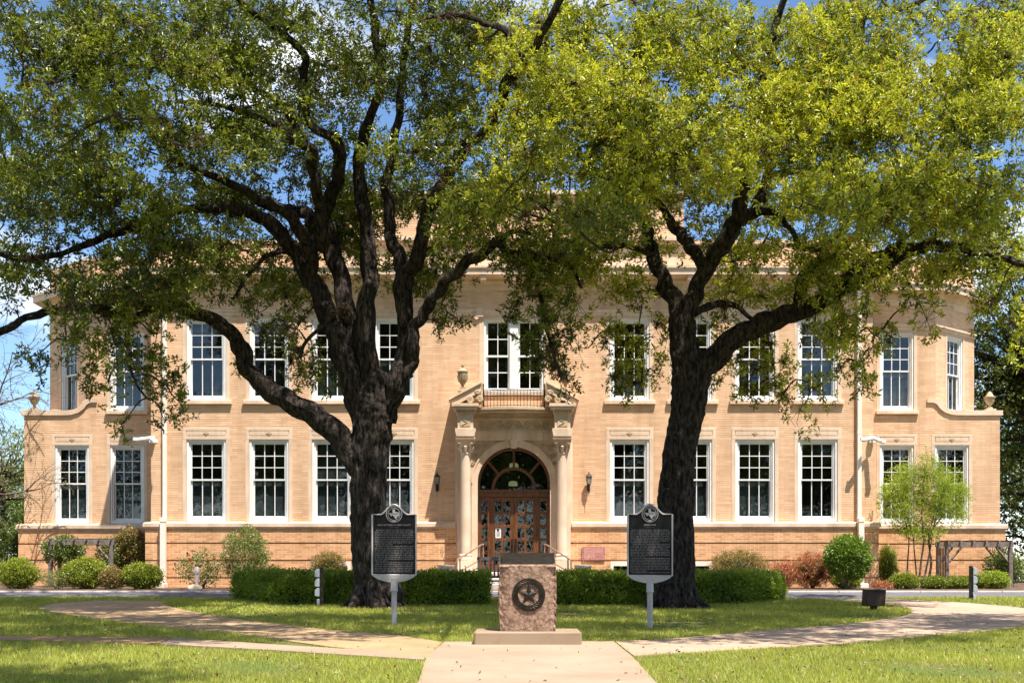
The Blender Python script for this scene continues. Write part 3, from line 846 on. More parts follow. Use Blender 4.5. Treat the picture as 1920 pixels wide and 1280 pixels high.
# arched wall with moulding
def arch_pts(r, n=28, z=3.27):
    return [(d0 + r * math.cos(math.pi * k / n), z + r * math.sin(math.pi * k / n)) for k in range(n + 1)]
YA = 35.47
poly = [(d0 + 1.5, Z0), (d0 + 1.5, 4.38), (d0 - 1.5, 4.38), (d0 - 1.5, Z0), (d0 - .97, Z0)] + arch_pts(.97)[::-1] + [(d0 + .97, Z0)]
b = MB(); b.prism(poly, YA, FY + .28); b.build('arch_wall', ST, BLD)
def ring_part(r0, r1, y0, y1, name, m, zb=None, parent=None):
    o_, i_ = arch_pts(r1), arch_pts(r0)
    p = o_ + i_[::-1]
    q = MB()
    n = len(o_)
    for k in range(n - 1):
        q.prism([o_[k], o_[k + 1], i_[k + 1], i_[k]], y0, y1)
    if zb is not None:
        for s in (-1, 1):
            q.box(min(d0 + s * r0, d0 + s * r1), max(d0 + s * r0, d0 + s * r1), y0, y1, zb, 3.27)
    return q.build(name, m, parent or BLD)
ring_part(.955, 1.12, YA - .05, YA + .02, 'archivolt', ST, Z0)
ring_part(1.09, 1.13, YA - .075, YA - .048, 'archivolt', ST)
b = MB(); b.prism([(d0 - .07, 4.18), (d0 + .07, 4.18), (d0 + .10, 4.40), (d0 - .10, 4.40)], YA - .11, YA); b.build('keystone', ST, BLD, bevel=.008)
# spandrel carving
for s in (-1, 1):
    b = MB()
    cx, cz = d0 + s * .96, 4.2
    for (dx, dz, r) in ((0, 0, .10), (s * .08, -.22, .08), (-s * .2, .06, .07), (s * .12, -.42, .06), (s * .1, .08, .05)):
        pts = [(cx + dx + r * (1 - t / 18) * math.cos(t * .7), YA - .012, cz + dz + r * (1 - t / 18) * math.sin(t * .7)) for t in range(16)]
        b.tube(pts, .013, 5)
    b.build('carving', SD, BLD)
# columns
for s in (-1, 1):
    x, y = d0 + s * 1.264, 35.2
    b = MB(); b.lathe([(.135, 1.40), (.138, 1.9), (.137, 2.6), (.131, 3.4), (.122, 4.0)], (x, y, 0), 28)
    col = b.build('column', ST, BLD, smooth=True)
    b = MB(); b.box(x - .21, x + .21, y - .21, y + .21, Z0, 1.22); b.lathe([(.2, 1.22), (.205, 1.26), (.19, 1.30), (.16, 1.31), (.165, 1.35), (.175, 1.37), (.145, 1.40)], (x, y, 0), 24); b.build('base', ST, col)
    b = MB(); b.lathe([(.122, 4.0), (.142, 4.015), (.142, 4.035), (.122, 4.05), (.125, 4.15), (.14, 4.25), (.19, 4.37), (.2, 4.385)], (x, y, 0), 24)
    b.box(x - .25, x + .25, y - .25, y + .25, 4.39, 4.45); b.build('capital', ST, col)
    b = MB()
    for k in range(8):
        a = 2 * math.pi * k / 8
        ca, sa = math.cos(a), math.sin(a)
        b.tube([(x + .13 * ca, y + .13 * sa, 4.06), (x + .16 * ca, y + .16 * sa, 4.14), (x + .2 * ca, y + .2 * sa, 4.2), (x + .215 * ca, y + .215 * sa, 4.18)], [.035, .04, .03, .012], 6)
    for qx in (-1, 1):
        for qy in (-1, 1):
            pts = [(x + qx * (.17 + .06 * (1 - t / 14) * math.cos(t * .75)), y + qy * .2, 4.31 + .062 * (1 - t / 14) * math.sin(t * .75)) for t in range(13)]
            b.tube(pts, .017, 5)
    b.build('leaf_ornament', ST, col)
    # blocks of entablature over the column
    b = MB()
    b.prism([(x - .235, 4.452), (x + .235, 4.452), (x + .27, 4.60), (x + .27, 4.66), (x - .27, 4.66), (x - .27, 4.60)], 34.93, 35.7)
    b.box(x - .205, x + .205, 34.98, 35.7, 4.662, 5.04)
    b.box(x - .24, x + .24, 34.95, 35.7, 5.042, 5.07)
    b.box(x - .31, x + .31, 34.87, 35.8, 5.15, 5.22); b.box(x - .35, x + .35, 34.83, 35.8, 5.222, 5.30)
    en = b.build('entablature_block', ST, BLD, bevel=.006)
    b = MB()
    for kx in range(7): b.box(x - .25 + kx * .078, x - .21 + kx * .078, 34.91, 35.0, 5.072, 5.148)
    b.box(x - .22, x + .22, 34.99, 35.7, 5.072, 5.148); b.build('dentil', ST, en)
    b = MB(); b.box(x - .13, x + .13, 34.965, 34.985, 4.72, 4.98)
    b.tube([(x - .08, 34.962, 4.76), (x + .05, 34.962, 4.82), (x - .05, 34.962, 4.88), (x + .06, 34.962, 4.94)], .014, 5); b.build('carving', SD, en)
    # half of the broken pediment
    t_ = [(-1.66, 5.31), (-1.68, 5.37), (-.86, 5.83), (-.86, 5.63), (-1.05, 5.51), (-1.42, 5.31)]
    pl = [(d0 + (p[0] if s < 0 else -p[0]), p[1]) for p in t_]
    b = MB(); b.prism(pl, 34.95, FY + .02)
    t2 = [(-1.70, 5.375), (-1.70, 5.42), (-.84, 5.90), (-.84, 5.835)]
    b.prism([(d0 + (p[0] if s < 0 else -p[0]), p[1]) for p in t2], 34.90, FY + .02)
    pe = b.build('pediment', ST, BLD, bevel=.006)
    b = MB()
    for (ox, oz, r) in ((-1.14, 5.40, .095), (-.88, 5.42, .085), (-.95, 5.60, .06)):
        cx = d0 + (ox if s < 0 else -ox)
        pts = [(cx + s * r * (1 - t / 20) * math.cos(t * .6), 34.955, oz + r * (1 - t / 20) * math.sin(t * .6)) for t in range(18)]
        b.tube(pts, .026, 6)
        b.disc((cx, oz), r * 1.0, 34.97, 35.5, 16)
    b.build('volute', SD, pe)
    ux = d0 + s * 1.34
    b = MB(); b.box(ux - .11, ux + .11, 35.04, 35.28, 5.5, 5.64); b.box(ux - .13, ux + .13, 35.02, 35.30, 5.642, 5.69); b.build('urn_base', ST, BLD)
    urn(BLD, (ux, 35.16, 5.691), 1.08, 1)
    # wall strip beside the arch
    b = MB(); b.box(min(d0 + s * 1.5, d0 + s * 1.57), max(d0 + s * 1.5, d0 + s * 1.57), FY - .10, FY + .1, Z0, 4.72); b.build('pilaster', ST, BLD)
# architrave, frieze, dentils, balcony
b = MB()
for (p, q) in ((-1.06, -.52), (-.516, -.06), (-.056, .40), (.404, .78), (.784, 1.06)): b.box(d0 + p, d0 + q, YA - .09, YA + .3, 4.382, 4.60)
b.box(d0 - 1.06, d0 + 1.06, YA - .12, YA + .3, 4.602, 4.635)
b.build('architrave', ST, BLD, bevel=.003)
b = MB(); b.box(d0 - 1.06, d0 + 1.06, YA - .06, FY + .1, 4.637, 5.02); b.box(d0 - 1.06, d0 + 1.06, YA - .09, YA, 4.637, 4.67); b.box(d0 - 1.06, d0 + 1.06, YA - .09, YA, 4.93, 4.97)
fz = b.build('frieze', ST, BLD)
b = MB()
for k in range(8):
    cx = d0 - .84 + k * .24; sg = 1 if k % 2 else -1
    pts = [(cx + .10 * (1 - t / 22) * math.cos(t * .62), YA - .065, 4.80 + sg * .095 * (1 - t / 22) * math.sin(t * .62)) for t in range(20)]
    b.tube(pts, .014, 5)
    b.tube([(cx - .12, YA - .065, 4.80 - sg * .07), (cx, YA - .065, 4.80 - sg * .10), (cx + .12, YA - .065, 4.80 + sg * .07)], .012, 5)
b.build('carving', SD, fz)
b = MB()
for k in range(26): b.box(d0 - 1.04 + k * .0805, d0 - 1.0 + k * .0805, 35.25, 35.5, 5.0, 5.09)
b.box(d0 - 1.06, d0 + 1.06, 35.33, FY + .1, 5.022, 5.09); b.build('dentil', ST, BLD)
n = 16
fp = [(d0 - 1.02 + 2.04 * k / n, 35.16 - .26 * math.sin(math.pi * k / n) ** .8) for k in range(n + 1)]
b = MB(); b.slab(fp + [(d0 + 1.02, FY + .05), (d0 - 1.02, FY + .05)], 5.092, 5.15)
b.slab([(p[0], p[1] - .05) for p in fp] + [(d0 + 1.02, FY + .05), (d0 - 1.02, FY + .05)], 5.152, 5.22)
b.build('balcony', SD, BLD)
b = MB(); yr = 34.97
def ry(x): return 35.10 - .22 * math.cos((x - d0) / .8 * math.pi / 2)
xs = np.linspace(d0 - .78, d0 + .78, 19)
for z, r in ((5.26, .010), (5.52, .007), (5.62, .007), (5.66, .014)):
    b.tube([(x, ry(x), z) for x in xs], r, 5)
for i, x in enumerate(xs):
    b.tube([(x, ry(x), 5.22), (x, ry(x), 5.66)], .0075, 5)
    b.lathe([(.0, -.02), (.016, 0), (.0, .02)], (x, ry(x), 5.40), 6)
    if i < 18:
        xm = (x + xs[i + 1]) / 2
        b.tube([(xm + .03 * math.cos(a), ry(xm), 5.57 + .032 * math.sin(a)) for a in np.linspace(0, 6.28, 9)], .005, 4)
for s in (-1, 1):
    x = d0 + s * .80
    b.tube([(x, 35.10, 5.22), (x, 35.10, 5.78)], .017, 6); b.lathe([(.0, 0), (.028, .03), (.0, .09)], (x, 35.10, 5.77), 8)
    b.tube([(x, 35.10, 5.66), (x, FY, 5.66)], .012, 5); b.tube([(x, 35.10, 5.26), (x, FY, 5.26)], .010, 5)
    for q in range(1, 7): b.tube([(x, 35.1 + .14 * q, 5.22), (x, 35.1 + .14 * q, 5.66)], .007, 4)
b.build('balcony_railing', M['iron'], BLD)
# door set
YD = 35.93
WD = M['wood']
b = MB(); b.box(d0 - .965, d0 + .965, YD - .06, YD + .06, 2.93, 3.06); b.box(d0 - .965, d0 + .965, YD - .09, YD + .06, 3.062, 3.12)
for x in (-.965, -.66, .61, .915): b.box(d0 + x, d0 + x + .05, YD - .03, YD + .06, Z0, 2.93)
df = b.build('door_frame', WD, BLD, bevel=.004)
for s in (-1, 1):
    x0, x1 = (d0 - .607, d0 - .004) if s < 0 else (d0 + .004, d0 + .607)
    b = MB(); st = .095
    b.box(x0, x0 + st, YD - .025, YD + .03, Z0 + .01, 2.92); b.box(x1 - st, x1, YD - .025, YD + .03, Z0 + .01, 2.92)
    gx0, gx1 = x0 + st, x1 - st; mw = .06
    zr = [Z0 + .01, Z0 + .19]; ph_ = (2.92 - .11 - zr[1] - 4 * .075) / 5
    b.box(gx0, gx1, YD - .025, YD + .03, Z0 + .01, zr[1]); b.box(gx0, gx1, YD - .025, YD + .03, 2.81, 2.92)
    xm = (gx0 + gx1) / 2
    panes = []
    for j in range(5):
        za = zr[1] + j * (ph_ + .075)
        if j: b.box(gx0, gx1, YD - .022, YD + .03, za - .075, za)
        b.box(xm - mw / 2, xm + mw / 2, YD - .02, YD + .03, za, za + ph_)
        panes += [(gx0, xm - mw / 2, za, za + ph_), (xm + mw / 2, gx1, za, za + ph_)]
    dr = b.build('door', WD, BLD, bevel=.003)
    for p in panes:
        q = MB(); q.box(p[0], p[1], YD + .002, YD + .006, p[2], p[3]); q.build('pane', M['dglass'], dr)
    hx = x1 - .045 if s < 0 else x0 + .045
    q = MB(); q.box(hx - .03, hx + .03, YD - .035, YD - .025, 1.28, 1.80); q.tube([(hx, YD - .03, 1.40), (hx, YD - .10, 1.42), (hx, YD - .10, 1.66), (hx, YD - .03, 1.68)], .012, 6); q.build('handle', M['bronze'], dr)
    if s < 0:
        p = panes[4]
        q = MB(); q.box(p[0] + .02, p[1] - .01, YD - .004, YD, p[2] + .01, p[3] - .01); q.build('notice', M['paper'], dr)
        q = MB()
        for i in range(5): q.box(p[0] + .045, p[1] - .035, YD - .006, YD - .0045, p[2] + .05 + i * .03, p[2] + .062 + i * .03)
        q.disc(((p[0] + p[1]) / 2, p[3] - .06), .035, YD - .006, YD - .0045, 10); q.build('lettering', M['iron'], dr)
    # side light
    x0, x1 = (d0 - .915, d0 - .66) if s < 0 else (d0 + .66, d0 + .915)
    b = MB(); b.box(x0, x0 + .05, YD - .02, YD + .03, Z0 + .01, 2.92); b.box(x1 - .05, x1, YD - .02, YD + .03, Z0 + .01, 2.92)
    b.box(x0 + .05, x1 - .05, YD - .02, YD + .03, Z0 + .01, zr[1]); b.box(x0 + .05, x1 - .05, YD - .02, YD + .03, 2.81, 2.92)
    sd = []
    for j in range(5):
        za = zr[1] + j * (ph_ + .075)
        if j: b.box(x0 + .05, x1 - .05, YD - .018, YD + .03, za - .075, za)
        sd.append((x0 + .05, x1 - .05, za, za + ph_))
    so_ = b.build('sidelight', WD, BLD, bevel=.003)
    for p in sd:
        q = MB(); q.box(p[0], p[1], YD + .002, YD + .006, p[2], p[3]); q.build('pane', M['dglass'], so_)
b = MB(); b.box(d0 - .70, d0 - .66, YD - .14, YD - .03, 1.0, 2.55); b.build('door_edge', WD, df)
# fanlight
def arc(r0, r1, y0, y1, a0, a1, n, z=3.12):
    q = MB()
    for k in range(n):
        a, c = a0 + (a1 - a0) * k / n, a0 + (a1 - a0) * (k + 1) / n
        q.prism([(d0 + r1 * math.cos(a), z + r1 * math.sin(a)), (d0 + r1 * math.cos(c), z + r1 * math.sin(c)), (d0 + r0 * math.cos(c), z + r0 * math.sin(c)), (d0 + r0 * math.cos(a), z + r0 * math.sin(a))], y0, y1)
    return q
ZF = 3.12
q = MB()
for k in range(28):
    a, c = math.pi * k / 28, math.pi * (k + 1) / 28
    o = lambda r, t: (d0 + r * math.cos(t), 3.27 + r * math.sin(t))
    q.prism([o(.972, a), o(.972, c), o(.90, c), o(.90, a)], YD - .05, YD + .05)
for s in (-1, 1): q.box(min(d0 + s * .90, d0 + s * .965), max(d0 + s * .90, d0 + s * .965), YD - .05, YD + .05, 3.121, 3.27)
t = arc(.52, .60, YD - .04, YD + .04, 0, math.pi, 24); q.add(t.v, t.f)
for k, a in enumerate((math.pi * .25, math.pi * .5, math.pi * .75)):
    ca, sa = math.cos(a), math.sin(a)
    r1 = .97 if k != 1 else 1.02
    p0, p1 = (d0 + .60 * ca, ZF + .60 * sa), (d0 + r1 * ca, ZF + r1 * sa + .05)
    nx_, nz_ = -sa * .03, ca * .03
    q.prism([(p0[0] - nx_, p0[1] - nz_), (p1[0] - nx_, p1[1] - nz_), (p1[0] + nx_, p1[1] + nz_), (p0[0] + nx_, p0[1] + nz_)], YD - .03, YD + .03)
fan = q.build('fanlight', WD, BLD)
for k in range(4):
    a0, a1 = math.pi * k / 4 + .03, math.pi * (k + 1) / 4 - .03
    arc(.60, .98, YD, YD + .004, a0, a1, 6).build('pane', M['dglass'], fan)
arc(.0, .52, YD, YD + .004, 0.001, math.pi - .001, 20).build('pane', M['dglass'], fan)
# hall seen through the doors
b = MB(); b.box(d0 - 1.2, d0 + 1.2, FY + 2.58, FY + 2.6, .9, 4.9)
for s in (-1, 1): b.box(d0 + s * 1.25 - .02, d0 + s * 1.25 + .02, FY + .3, FY + 2.6, .9, 4.9)
b.build('interior_wall', M['room'], BLD)
for i, (x, z, y) in enumerate(((0.0, 3.76, FY + .9), (-.02, 3.32, FY + 1.9))):
    t = empty('pendant_lamp', (d0 + x, y, z), ['upper pale glass pendant lamp seen through the fanlight', 'lower pale glass pendant lamp seen through the fanlight'][i], 'lamp', 'pendant lamps behind the fanlight')
    q = MB(); q.lathe([(.05, .14), (.11, .12), (.13, .04), (.12, 0.0), (.0, -.01)][::-1], (d0 + x, y, z), 16)
    ms = M['shade'] if 'shade' in M else M.setdefault('shade', mat('opal_glass', (0.75, 0.75, 0.5), (0.8, 0.8, 0.58), 4, 0.4))
    e_ = ms.node_tree.nodes['Principled BSDF']; e_.inputs['Emission Color'].default_value = (0.85, 0.9, 0.5, 1); e_.inputs['Emission Strength'].default_value = 0.9
    q.build('lamp_shade', ms, t, smooth=True)
    q = MB(); q.tube([(d0 + x, y, z + .13), (d0 + x, y, 4.93)], .012, 6); q.build('stem', M['bronze'], t)

# ------------------------------------------------------------------ things on and by the front wall
for s, lab in ((-1, 'black wall lantern left of the entrance, in the portico shadow'), (1, 'black wall lantern right of the entrance, on sunlit brick')):
    x = -2.0 if s < 0 else 2.05
    y = FY - .16; z = 3.28
    t = empty('wall_lantern', (x, FY - .02, z - .32), lab, 'lantern', 'wall lanterns by the entrance')
    q = MB(); q.box(x - .04, x + .04, FY - .03, FY - .008, z - .2, z + .02); q.tube([(x, FY - .02, z - .05), (x, y - .02, z - .14), (x, y, z - .05)], .012, 6); q.tube([(x, y, z - .05), (x, y, z - .36)], [.014, .004], 6); q.build('bracket', M['iron'], t)
    q = MB(); q.lathe([(.035, -.05), (.05, -.03), (.05, -.02)], (x, y, z), 6); q.lathe([(.085, .17), (.09, .18), (.05, .23), (.02, .25), (.012, .29), (.0, .31)], (x, y, z), 6)
    for k in range(6):
        a = 2 * math.pi * k / 6
        q.tube([(x + .05 * math.cos(a), y + .05 * math.sin(a), z - .02), (x + .08 * math.cos(a), y + .08 * math.sin(a), z + .17)], .006, 4)
    q.build('cage', M['iron'], t)
    q = MB(); q.lathe([(.042, -.018), (.072, .168)], (x, y, z), 6); q.build('glass', M['shutlamp'], t)
for s, lab in ((-1, 'white security cameras on the brick beside the left downpipe'), (1, 'white security cameras on the brick beside the right downpipe')):
    x = s * 9.62; y = FY - .02; z = 4.42
    t = empty('security_camera', (x, y, z), lab, 'camera', 'cameras at the corners of the front wall')
    q = MB(); q.box(x - .07, x + .07, FY - .14, FY - .008, z - .06, z + .12); q.tube([(x, FY - .1, z + .02), (x, FY - .24, z + .05)], .03, 8); q.build('bracket', M['white'], t, bevel=.012)
    for (dx, dy, dz) in ((-.34, -.22, -.07), (.20, -.24, -.13)):
        p0 = Vector((x, FY - .22, z + .06)); p1 = p0 + Vector((dx, dy, dz))
        q = MB(); q.tube([p0, p0 + (p1 - p0) * .15, p1], [.04, .055, .055], 10); q.box(p1.x - .06, p1.x + .06, p1.y - .05, p1.y + .04, p1.z - .02, p1.z + .065)
        q.build('camera_body', M['white'], t, bevel=.006)
# red stone plaque
t = empty('wall_plaque', (2.17, FY - .13, 1.23), 'dull red engraved stone plaque on the brick base right of the entrance', 'plaque')
q = MB(); q.box(1.86, 2.48, FY - .165, FY - .125, 1.235, 1.60); q.build('slab', M['redstone'], t, bevel=.006)
q = MB()
rr = random.Random(3)
for i in range(9):
    z = 1.27 + i * .033; x = 1.92
    while x < 2.4:
        w_ = rr.uniform(.02, .06)
        if rr.random() < .75: q.box(x, min(x + w_, 2.43), FY - .1665, FY - .164, z, z + .012)
        x += w_ + .015
q.build('engraving', mat('engraving', (0.62, 0.36, 0.30), (0.66, 0.42, 0.36), 4), t)
# hand rails
for s, lab in ((-1, 'brown pipe handrail on the left side of the entrance steps'), (1, 'brown pipe handrail on the right side of the entrance steps')):
    x = d0 + s * 1.0
    t = empty('handrail', (x, 34.2, gz(34)), lab, 'handrail', 'handrails of the entrance steps')
    xo = d0 + s * 1.42
    xi = d0 + s * .80
    yt, yb = 35.0, 33.5
    q = MB()
    q.tube([(xi, 35.1, 1.62), (xi, 34.95, 1.645), (xi + s * .05, 34.85, 1.63), (xo - s * .06, 33.55, 1.28), (xo, 33.45, 1.24), (xo, 33.42, .9)], .022, 8)
    q.tube([(xi, 35.0, 1.28), (xi + s * .05, 34.85, 1.26), (xo, 33.5, .92)], .018, 8); q.build('rail', M['rail'], t)
    for (px_, py_, zt, zb) in ((xi, 35.06, 1.62, Z0), (xi + s * .10, 34.72, 1.56, Z0), (xo - s * .07, 33.6, 1.27, .47), (xo, 33.43, 1.2, .47)):
        q = MB(); q.tube([(px_, py_, zb), (px_, py_, zt)], .018, 8); q.build('post', M['rail'], t)
# planters
for s, lab in ((-1, 'flared stone planter with a bare twig left of the steps'), (1, 'flared stone planter with a bare twig right of the steps, below the plaque')):
    x = -1.66 if s < 0 else 1.78
    y = 33.75
    t = empty('planter', (x, y, gz(y) + .05), lab, 'planter', 'planters beside the entrance steps')
    q = MB(); q.box(x - .16, x + .16, y - .16, y + .16, .46, .66); q.lathe([(.13, .66), (.14, .72), (.16, .92), (.2, 1.05), (.225, 1.09), (.225, 1.12), (.19, 1.12), (.17, 1.05)], (x, y, 0), 24); q.build('pot', M['kerb'], t, smooth=True)
    q = MB(); rr = random.Random(4 + s)
    p = Vector((x, y, 1.05)); pts = [p.copy()]
    for k in range(7):
        p = p + Vector((rr.uniform(-.05, .03), rr.uniform(-.02, .02), .07)); pts.append(p.copy())
    q.tube(pts, [.012, .011, .01, .009, .008, .006, .005, .003], 5)
    for k in (3, 4, 5): q.tube([pts[k], pts[k] + Vector((rr.uniform(-.08, .08), 0, .10)), pts[k] + Vector((rr.uniform(-.1, .1), 0, .18))], [.006, .005, .002], 4)
    q.build('twig', M['timber'], t)

# ------------------------------------------------------------------ monument
MX, MY = 0.205, 17.75
gm = gz(MY)
t = empty('stone_monument', (MX, MY, gm), 'pink granite monument with a bronze star medallion on a concrete base', 'monument')
q = MB(); q.box(MX - .70, MX + .70, MY - .33, MY + .45, gm - .1, gm + .185)
M['base'] = pathmat('stained_concrete', (0.22, 0.155, 0.095), (0.32, 0.235, 0.155), (0.12, 0.075, 0.04))
q.build('base', M['base'], t, bevel=.022)
def granite():
    m = mat('pink_granite', (0.155, 0.092, 0.062), (0.34, 0.225, 0.155), 24, 0.85, bump=0.016, bscale=20, detail=12, lo=.38, hi=.6)
    tt = m.node_tree; bs = tt.nodes['Principled BSDF']; r = [n for n in tt.nodes if n.type == 'VALTORGB'][0]
    co = [n for n in tt.nodes if n.type == 'TEX_COORD'][0]
    v = tt.nodes.new('ShaderNodeTexVoronoi'); v.inputs['Scale'].default_value = 46
    r2 = tt.nodes.new('ShaderNodeValToRGB'); r2.color_ramp.elements[0].position = 0.10; r2.color_ramp.elements[1].position = 0.26
    r2.color_ramp.elements[0].color = (0.9, 0.9, 0.9, 1); r2.color_ramp.elements[1].color = (0, 0, 0, 1)
    mi = tt.nodes.new('ShaderNodeMix'); mi.data_type = 'RGBA'; mi.inputs['B'].default_value = (0.05, 0.035, 0.03, 1)
    tt.links.new(co.outputs['Object'], v.inputs['Vector']); tt.links.new(v.outputs['Distance'], r2.inputs['Fac']); tt.links.new(r2.outputs['Color'], mi.inputs['Factor'])
    tt.links.new(r.outputs['Color'], mi.inputs['A']); tt.links.new(mi.outputs['Result'], bs.inputs['Base Color'])
    return m
M['granite'] = granite()
bm = bmesh.new()
bmesh.ops.create_cube(bm, size=1.0)
bmesh.ops.subdivide_edges(bm, edges=bm.edges[:], cuts=15, use_grid_fill=True)
from mathutils import noise as mnoise
hw, hd_, zb, zt = .372, .27, gm + .186, gm + 1.035
for v in bm.verts:
    u, w_, h = v.co.x * 2, v.co.y * 2, v.co.z + .5
    x = u * hw; y = w_ * hd_
    zt_l = zt + .06 * (w_ + 1)
    z = zb + h * (zt_l - zb)
    e = max(0, abs(u) - .62) / .38
    nn = mnoise.noise(Vector((u * 1.7, w_ * 2, h * 4.2))) * .5 + mnoise.noise(Vector((u * 5, w_ * 5, h * 11))) * .35
    nr = mnoise.noise(Vector((u * 9, w_ * 9 + 4, h * 19)))
    if w_ < -.99: y += e * (.045 + .05 * nn + .03 * nr) - .005 * nr
    if abs(u) > .99: x += (nn * .05 + nr * .02 - .008) * (1 if u > 0 else -1)
    if h > .99: z += .006 * nr - .03 * max(0, abs(u) - .85) / .15 * (.5 + nr)
    if abs(u) > .99 and w_ < -.99: x -= math.copysign(.02, u)
    v.co = Vector((MX + x, MY + y, z))
me = bpy.data.meshes.new('block'); bm.to_mesh(me); bm.free(); me.materials.append(M['granite'])
put('block', me, t)
# sloping bronze tablet on top
q = MB()
def slope(p): return [(MX + p[0], MY + p[1], zt + p[2]) for p in p]
tb = [(-.34, -.25, .012), (.34, -.25, .012), (.36, .20, .175), (-.36, .20, .175)]
vs = slope(tb) + slope([(p[0], p[1], p[2] - .03) for p in tb])
q.add(vs, [(0, 1, 2, 3), (7, 6, 5, 4), (0, 4, 5, 1), (1, 5, 6, 2), (2, 6, 7, 3), (3, 7, 4, 0)])
q.build('tablet', M['bronze'], t, bevel=.008)
q = MB()
q.add(slope([(-.372, -.27, -.012), (.372, -.27, -.012), (.36, -.25, .02), (-.36, -.25, .02), (.372, .27, .125), (-.372, .27, .125), (.36, .2, .15), (-.36, .2, .15)]),
      [(0, 1, 2, 3), (1, 4, 6, 2), (0, 3, 7, 5), (4, 5, 7, 6)])
q.build('top_edge', M['granite'], t)
cz = gm + .66; cx = MX + .012; yf = MY - hd_
q = MB(); q.disc((cx, cz), .205, yf - .022, yf + .012, 40, .145); q.disc((cx, cz), .215, yf - .012, yf + .012, 40, .195); q.disc((cx, cz), .152, yf - .012, yf + .012, 40, .138)
for k in range(30):
    a = 2 * math.pi * k / 30
    for sg in (-1, 1):
        c_ = (cx + .172 * math.cos(a), yf - .022, cz + .172 * math.sin(a)); a2 = a + sg * .13
        q.tube([c_, (cx + (.172 + sg * .02) * math.cos(a2), yf - .026, cz + (.172 + sg * .02) * math.sin(a2))], [.008, .004], 4)
q.build('wreath', M['bronze'], t)
q = MB(); vs = [(cx, yf - .03, cz)]
for k in range(10):
    a = math.pi / 2 + 2 * math.pi * k / 10; r = .138 if k % 2 == 0 else .058
    vs.append((cx + r * math.cos(a), yf - .008, cz + r * math.sin(a)))
vs += [(p[0], yf + .01, p[2]) for p in vs[1:]]
fs = [(0, 1 + (k + 1) % 10, 1 + k) for k in range(10)] + [(1 + k, 1 + (k + 1) % 10, 11 + (k + 1) % 10, 11 + k) for k in range(10)]
q.add(vs, [f[::-1] if len(f) == 3 else f for f in fs]); q.build('star', M['bronze'], t)

# ------------------------------------------------------------------ two historical markers
M['dull'] = mat('dull_aluminium', (0.15, 0.142, 0.138), (0.22, 0.208, 0.2), 8, 0.5)
TEX = [(-.16, .52), (.08, .52), (.09, .24), (.2, .19), (.4, .2), (.52, .14), (.53, -.02), (.56, -.16), (.48, -.24), (.3, -.36), (.24, -.46), (.27, -.6), (.16, -.56), (.06, -.46), (-.02, -.28), (-.1, -.18), (-.2, -.16), (-.27, -.26), (-.36, -.2), (-.42, -.06), (-.56, .06), (-.54, .09), (-.16, .1)]
def marker(x, y, title, lab, nl, seed, ttl):
    g = gz(y)
    t = empty('historical_marker', (x, y, g), lab, 'sign', 'historical markers beside the monument')
    zb = g + .81; w_ = .343; h = .945; 
    out = [(-w_, 0), (w_, 0), (w_, h), (w_ - .13, h)]
    curve = []
    for k in range(25):
        u = -1 + 2 * k / 24
        xx = u * (w_ - .13); zz = h + .155 * (0.5 * (1 + math.cos(math.pi * u))) ** .85
        curve.append((xx, zz))
    prof = out[:3] + curve[::-1] + [(-w_, h)]
    prof = [(x + p[0], zb + p[1]) for p in prof]
    q = MB(); q.prism(prof, y - .012, y + .03); q.build('plate', M['black'], t)
    q = MB(); pr = [(p[0], y - .016, p[1]) for p in prof]; q.tube(pr + [pr[0]], .015, 6); q.build('border', M['silver'], t)
    cx, cz = x, zb + h + .005
    q = MB(); q.disc((cx, cz), .128, y - .022, y, 36, .118); q.disc((cx, cz), .10, y - .022, y, 36, .092)
    for k in (-1, 0, 1):
        a = -math.pi / 2 + k * .16; q.disc((cx + .109 * math.cos(a), cz + .109 * math.sin(a)), .009, y - .022, y, 5)
    q.prism([(cx + p[0] * .155, cz + p[1] * .14 + .005) for p in TEX], y - .024, y); md = q.build('medallion', M['silver'], t)
    put_text('TEXAS', .036, .001, M['black'], md, (cx + .008, y - .0255, cz + .005))
    put_text(title, .052 * ttl, .002, M['silver'], t, (x, y - .014, zb + h - .165))
    q = MB(); rr = random.Random(seed); pz = zb + h - .235; lh = (pz - zb - .03) / nl
    q.box(x - .07, x + .07, y - .0145, y - .012, pz + .03, pz + .0335)
    for i in range(nl):
        z = pz - i * lh; xx = x - w_ + .04 + (.02 if i % 9 == 0 else 0); end = x + w_ - .04
        if i % 9 == 8: end -= rr.uniform(.15, .4)
        while xx < end - .015:
            n = rr.randint(2, 9)
            for k in range(n):
                if xx > end: break
                a_ = rr.random()
                q.box(xx, xx + .0065, y - .0145, y - .012, z - lh * .56 * (1 if a_ < .8 else .7), z)
                xx += .0098
            xx += .011
    q.build('lettering', M['dull'], t)
    q = MB()
    n = 14; pts = [(x - w_ * .97 + 2 * w_ * .97 * k / n, zb - .016 - .105 * math.sin(math.pi * k / n) ** .7) for k in range(n + 1)]
    q.prism([(x + w_ * .98, zb - .001), (x - w_ * .98, zb - .001)] + pts, y - .03, y + .045); q.build('bracket', M['silver'], t, bevel=.004)
    q = MB(); q.lathe([(.058, .0), (.062, .01), (.062, .02), (.055, .03), (.055, .20)], (x, y, zb - .26), 18); q.build('collar', M['silver'], t, smooth=True)
    q = MB(); q.lathe([(.043, -.15), (.043, .62)], (x, y, g), 18); q.build('post', M['silver'], t, smooth=True)
marker((739 - 960) / 119.5, 21.1, 'EARLY SETTLERS OF KERR COUNTY', 'black and silver historical marker on a post before the left oak trunk', 24, 1, .62)
marker((1214.5 - 960) / 119.5, 20.75, 'JAMES KERR', 'black and silver historical marker on a post before the right oak trunk', 28, 2, .66)

